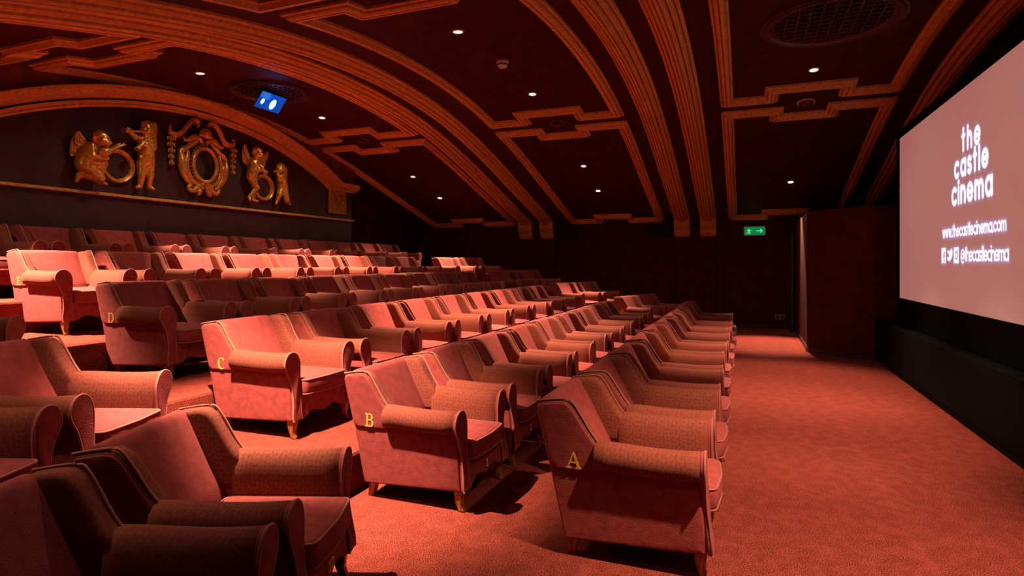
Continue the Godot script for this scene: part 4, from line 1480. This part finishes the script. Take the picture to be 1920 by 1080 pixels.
func build_details() -> void:
	roundel(0.92, -7.45, 0.74, "large round lattice ceiling grille in front of the screen")
	roundel(-6.98, -7.25, 0.60, "round lattice ceiling grille behind the blue projector mirror")
	# smoke detector
	var t := thing("smoke_detector", "small white smoke detector on the crown of the middle bay", "smoke detector", Vector3(-3.03, ceil_y(-7.33), -7.33))
	t.scale = Vector3(1.5, 1.5, 1.5)
	put("base", lathe_mesh([Vector2(0.0, -0.002), Vector2(0.055, -0.002), Vector2(0.055, -0.02), Vector2(0.046, -0.024)], 24), M.white_plastic, t)
	put("sensor_head", lathe_mesh([Vector2(0.042, -0.022), Vector2(0.044, -0.045), Vector2(0.032, -0.06), Vector2(0.0, -0.062)], 24), M.white_plastic, t)
	for k in 10:
		var a := TAU * k / 10
		put("slot", boxmesh(Vector3(-0.007, -0.041, -0.003), Vector3(0.007, -0.027, 0.003)), M.void_black, t, Vector3(cos(a) * 0.043, 0, sin(a) * 0.043)).rotation.y = PI / 2 - a
	# small round vents between the panels
	for e in [[-3.05, -9.93, "middle bay, far side"], [-7.15, -9.93, "rear bay, far side"], [-3.10, -4.95, "middle bay, camera side"]]:
		var v := thing("round_vent", "small dark round vent between panels of the %s" % e[2], "vent", Vector3(e[0], ceil_y(e[1]), e[1]), 0.0, "small round ceiling vents")
		v.rotation.x = -atan(ceil_slope(e[1]))
		put("rim", lathe_mesh([Vector2(0.105, 0.0), Vector2(0.105, -0.015), Vector2(0.125, -0.02), Vector2(0.135, 0.0)], 28), M.grille_paint, v)
		for k in 3:
			put("louvre", lathe_mesh([Vector2(0.02 + 0.03 * k, -0.012), Vector2(0.035 + 0.03 * k, -0.02), Vector2(0.04 + 0.03 * k, -0.004)], 24), M.grille_paint, v)
		put("disc", lathe_mesh([Vector2(0.0, -0.003), Vector2(0.11, -0.003)], 24), M.void_black, v)
	t = thing("ceiling_sensor", "pale shallow dome sensor between panels of the screen bay", "sensor", Vector3(0.89, ceil_y(-10.0), -10.0))
	t.rotation.x = -atan(ceil_slope(-10.0))
	put("dome", lathe_mesh([Vector2(0.0, -0.07), Vector2(0.06, -0.062), Vector2(0.10, -0.035), Vector2(0.115, -0.01), Vector2(0.115, 0.0)], 28, true), M.grille_paint, t)
	put("rim", lathe_mesh([Vector2(0.10, -0.01), Vector2(0.125, -0.016), Vector2(0.13, 0.0)], 28), M.white_plastic, t)
	# tiny sensors between the corbels
	for e in [[-5.24, "left"], [-1.11, "right"]]:
		var s := thing("wall_sensor", "tiny round sensor between the %s pair of rib corbels" % e[1], "sensor", Vector3(e[0], 2.40, Z_FAR + 0.06), 0.0, "round sensors between corbels")
		var m := put("dome", lathe_mesh([Vector2(0.0, 0.035), Vector2(0.025, 0.03), Vector2(0.042, 0.01), Vector2(0.045, 0.0)], 18, true), M.grille_paint, s)
		m.rotation.x = PI / 2
	# loudspeakers high on the side wall
	for e in [[-4.40, "right of the left corbels"], [-1.95, "just left of the right corbels"]]:
		var s := thing("loudspeaker", "black box loudspeaker high on the far wall %s" % e[1], "speaker", Vector3(e[0], 2.20, Z_FAR), 0.0, "wall loudspeakers")
		put("cabinet", boxmesh(Vector3(-0.27, 0, 0.03), Vector3(0.27, 0.34, 0.24), 0.012), M.black_plastic, s)
		put("grille_cloth", boxmesh(Vector3(-0.25, 0.02, 0.24), Vector3(0.25, 0.32, 0.25), 0.004), M.base_cloth, s)
		put("bracket", boxmesh(Vector3(-0.05, 0.12, 0.0), Vector3(0.05, 0.22, 0.035)), M.black_plastic, s)
	var s3 := thing("loudspeaker", "black box loudspeaker at the end of the rear wall cornice", "speaker", Vector3(-8.75, 2.75, -11.52), 0.0, "wall loudspeakers")
	put("cabinet", boxmesh(Vector3(-0.2, 0, -0.2), Vector3(0.18, 0.55, 0.2), 0.012), M.black_plastic, s3)
	put("grille_cloth", boxmesh(Vector3(0.18, 0.03, -0.18), Vector3(0.19, 0.52, 0.18)), M.base_cloth, s3)
	put("bracket", boxmesh(Vector3(-0.56, 0.2, -0.05), Vector3(-0.2, 0.3, 0.05)), M.black_plastic, s3)
	exit_sign()
	# twin socket
	t = thing("wall_socket", "small double power socket low on the far wall", "socket", Vector3(0.80, 0.27, Z_FAR))
	put("plate", boxmesh(Vector3(-0.10, -0.06, 0), Vector3(0.10, 0.06, 0.012), 0.003), M.steel, t)
	for k in [-1, 1]:
		put("outlet", boxmesh(Vector3(k * 0.05 - 0.03, -0.035, 0.012), Vector3(k * 0.05 + 0.03, 0.03, 0.016)), M.black_plastic, t)
	projector_mirror()

func exit_sign() -> void:
	var t := thing("exit_sign", "green glowing exit sign with running figure and arrow", "exit sign", Vector3(0.25, 2.20, Z_FAR))
	put("housing", boxmesh(Vector3(-0.25, 0, 0), Vector3(0.25, 0.235, 0.05), 0.006), M.white_plastic, t)
	var g := mat("sign_green", Color(0.0, 0.35, 0.18), 0.4)
	g.emission_enabled = true
	g.emission = Color(0.0, 0.62, 0.32)
	g.emission_energy_multiplier = 0.5
	put("sign_face", boxmesh(Vector3(-0.225, 0.022, 0.05), Vector3(0.225, 0.213, 0.054)), g, t)
	var w := mat("sign_pale", Color(0.75, 0.9, 0.8), 0.4)
	w.emission_enabled = true
	w.emission = Color(0.45, 1.0, 0.68)
	w.emission_energy_multiplier = 0.7
	var st := tool(true)
	var z := 0.056
	tube(st, [Vector3(-0.115, 0.178, z), Vector3(-0.113, 0.178, z)], [0.016, 0.016], 10)
	tube(st, [Vector3(-0.12, 0.155, z), Vector3(-0.13, 0.10, z)], [0.014, 0.014], 8, 0.4, Vector3.BACK)
	tube(st, [Vector3(-0.13, 0.10, z), Vector3(-0.10, 0.075, z), Vector3(-0.11, 0.04, z)], [0.011, 0.01, 0.008], 8, 0.4, Vector3.BACK)
	tube(st, [Vector3(-0.13, 0.10, z), Vector3(-0.15, 0.065, z), Vector3(-0.185, 0.06, z)], [0.011, 0.01, 0.008], 8, 0.4, Vector3.BACK)
	tube(st, [Vector3(-0.12, 0.15, z), Vector3(-0.09, 0.125, z), Vector3(-0.07, 0.14, z)], [0.008, 0.007, 0.006], 8, 0.4, Vector3.BACK)
	tube(st, [Vector3(-0.125, 0.15, z), Vector3(-0.155, 0.14, z), Vector3(-0.165, 0.11, z)], [0.008, 0.007, 0.006], 8, 0.4, Vector3.BACK)
	put("running_figure", mesh_of(st), w, t)
	st = tool(true)
	tube(st, [Vector3(0.04, 0.118, z), Vector3(0.17, 0.118, z)], [0.010, 0.010], 8, 0.4, Vector3.BACK)
	tube(st, [Vector3(0.12, 0.165, z), Vector3(0.172, 0.118, z), Vector3(0.12, 0.071, z)], [0.010, 0.010, 0.010], 8, 0.4, Vector3.BACK)
	put("arrow", mesh_of(st), w, t)
	var l := OmniLight3D.new()
	l.name = "sign_glow"
	l.light_color = Color(0.1, 1.0, 0.5)
	l.light_energy = 0.0015
	l.light_size = 0.08
	l.shadow_enabled = true
	l.omni_range = 20.0
	l.omni_attenuation = 2.0
	l.position = Vector3(0, 0.118, 0.12)
	t.add_child(l)

func projector_mirror() -> void:
	var t := thing("projector_light", "blue glowing tilted projector glass hanging below the rear ceiling grille", "projector", Vector3(-6.95, ceil_y(-7.2) - 0.03, -7.2))
	put("hanger", boxmesh(Vector3(-0.03, -0.10, -0.12), Vector3(0.03, 0.0, 0.12), 0.004), M.black_plastic, t)
	var g := mat("projector_glow", Color(0.05, 0.2, 0.5), 0.1)
	g.emission_enabled = true
	g.emission = Color(0.02, 0.26, 0.62)
	g.emission_energy_multiplier = 0.9
	var frame := boxmesh(Vector3(-0.02, -0.15, -0.26), Vector3(0.0, 0.15, 0.26), 0.004)
	var f := put("mirror_back", frame, M.black_plastic, t, Vector3(0.02, -0.17, 0.0))
	f.rotation.z = deg_to_rad(-38)
	put("glass", boxmesh(Vector3(0.0, -0.14, -0.25), Vector3(0.012, 0.14, 0.25), 0.003), g, f)
	var h := mat("projector_hot", Color(0.6, 0.8, 1.0), 0.2)
	h.emission_enabled = true
	h.emission = Color(0.55, 0.82, 1.0)
	h.emission_energy_multiplier = 3.0
	for z in [[-0.05, 0.055], [0.16, 0.03]]:
		var st := tool(true)
		lathe(st, [Vector2(0.0, 0.006), Vector2(z[1] * 0.8, 0.005), Vector2(z[1], 0.0)], 20)
		var o := put("lens_spot", mesh_of(st), h, f, Vector3(0.012, -0.02, z[0]))
		o.rotation.z = -PI / 2
		o.scale = Vector3(1.6, 1, 1)
	var l := OmniLight3D.new()
	l.name = "mirror_glow"
	l.light_color = Color(0.35, 0.6, 1.0)
	l.light_energy = 0.03
	l.light_size = 0.08
	l.shadow_enabled = true
	l.omni_range = 20.0
	l.omni_attenuation = 2.0
	l.position = Vector3(0.18, -0.24, 0.0)
	t.add_child(l)
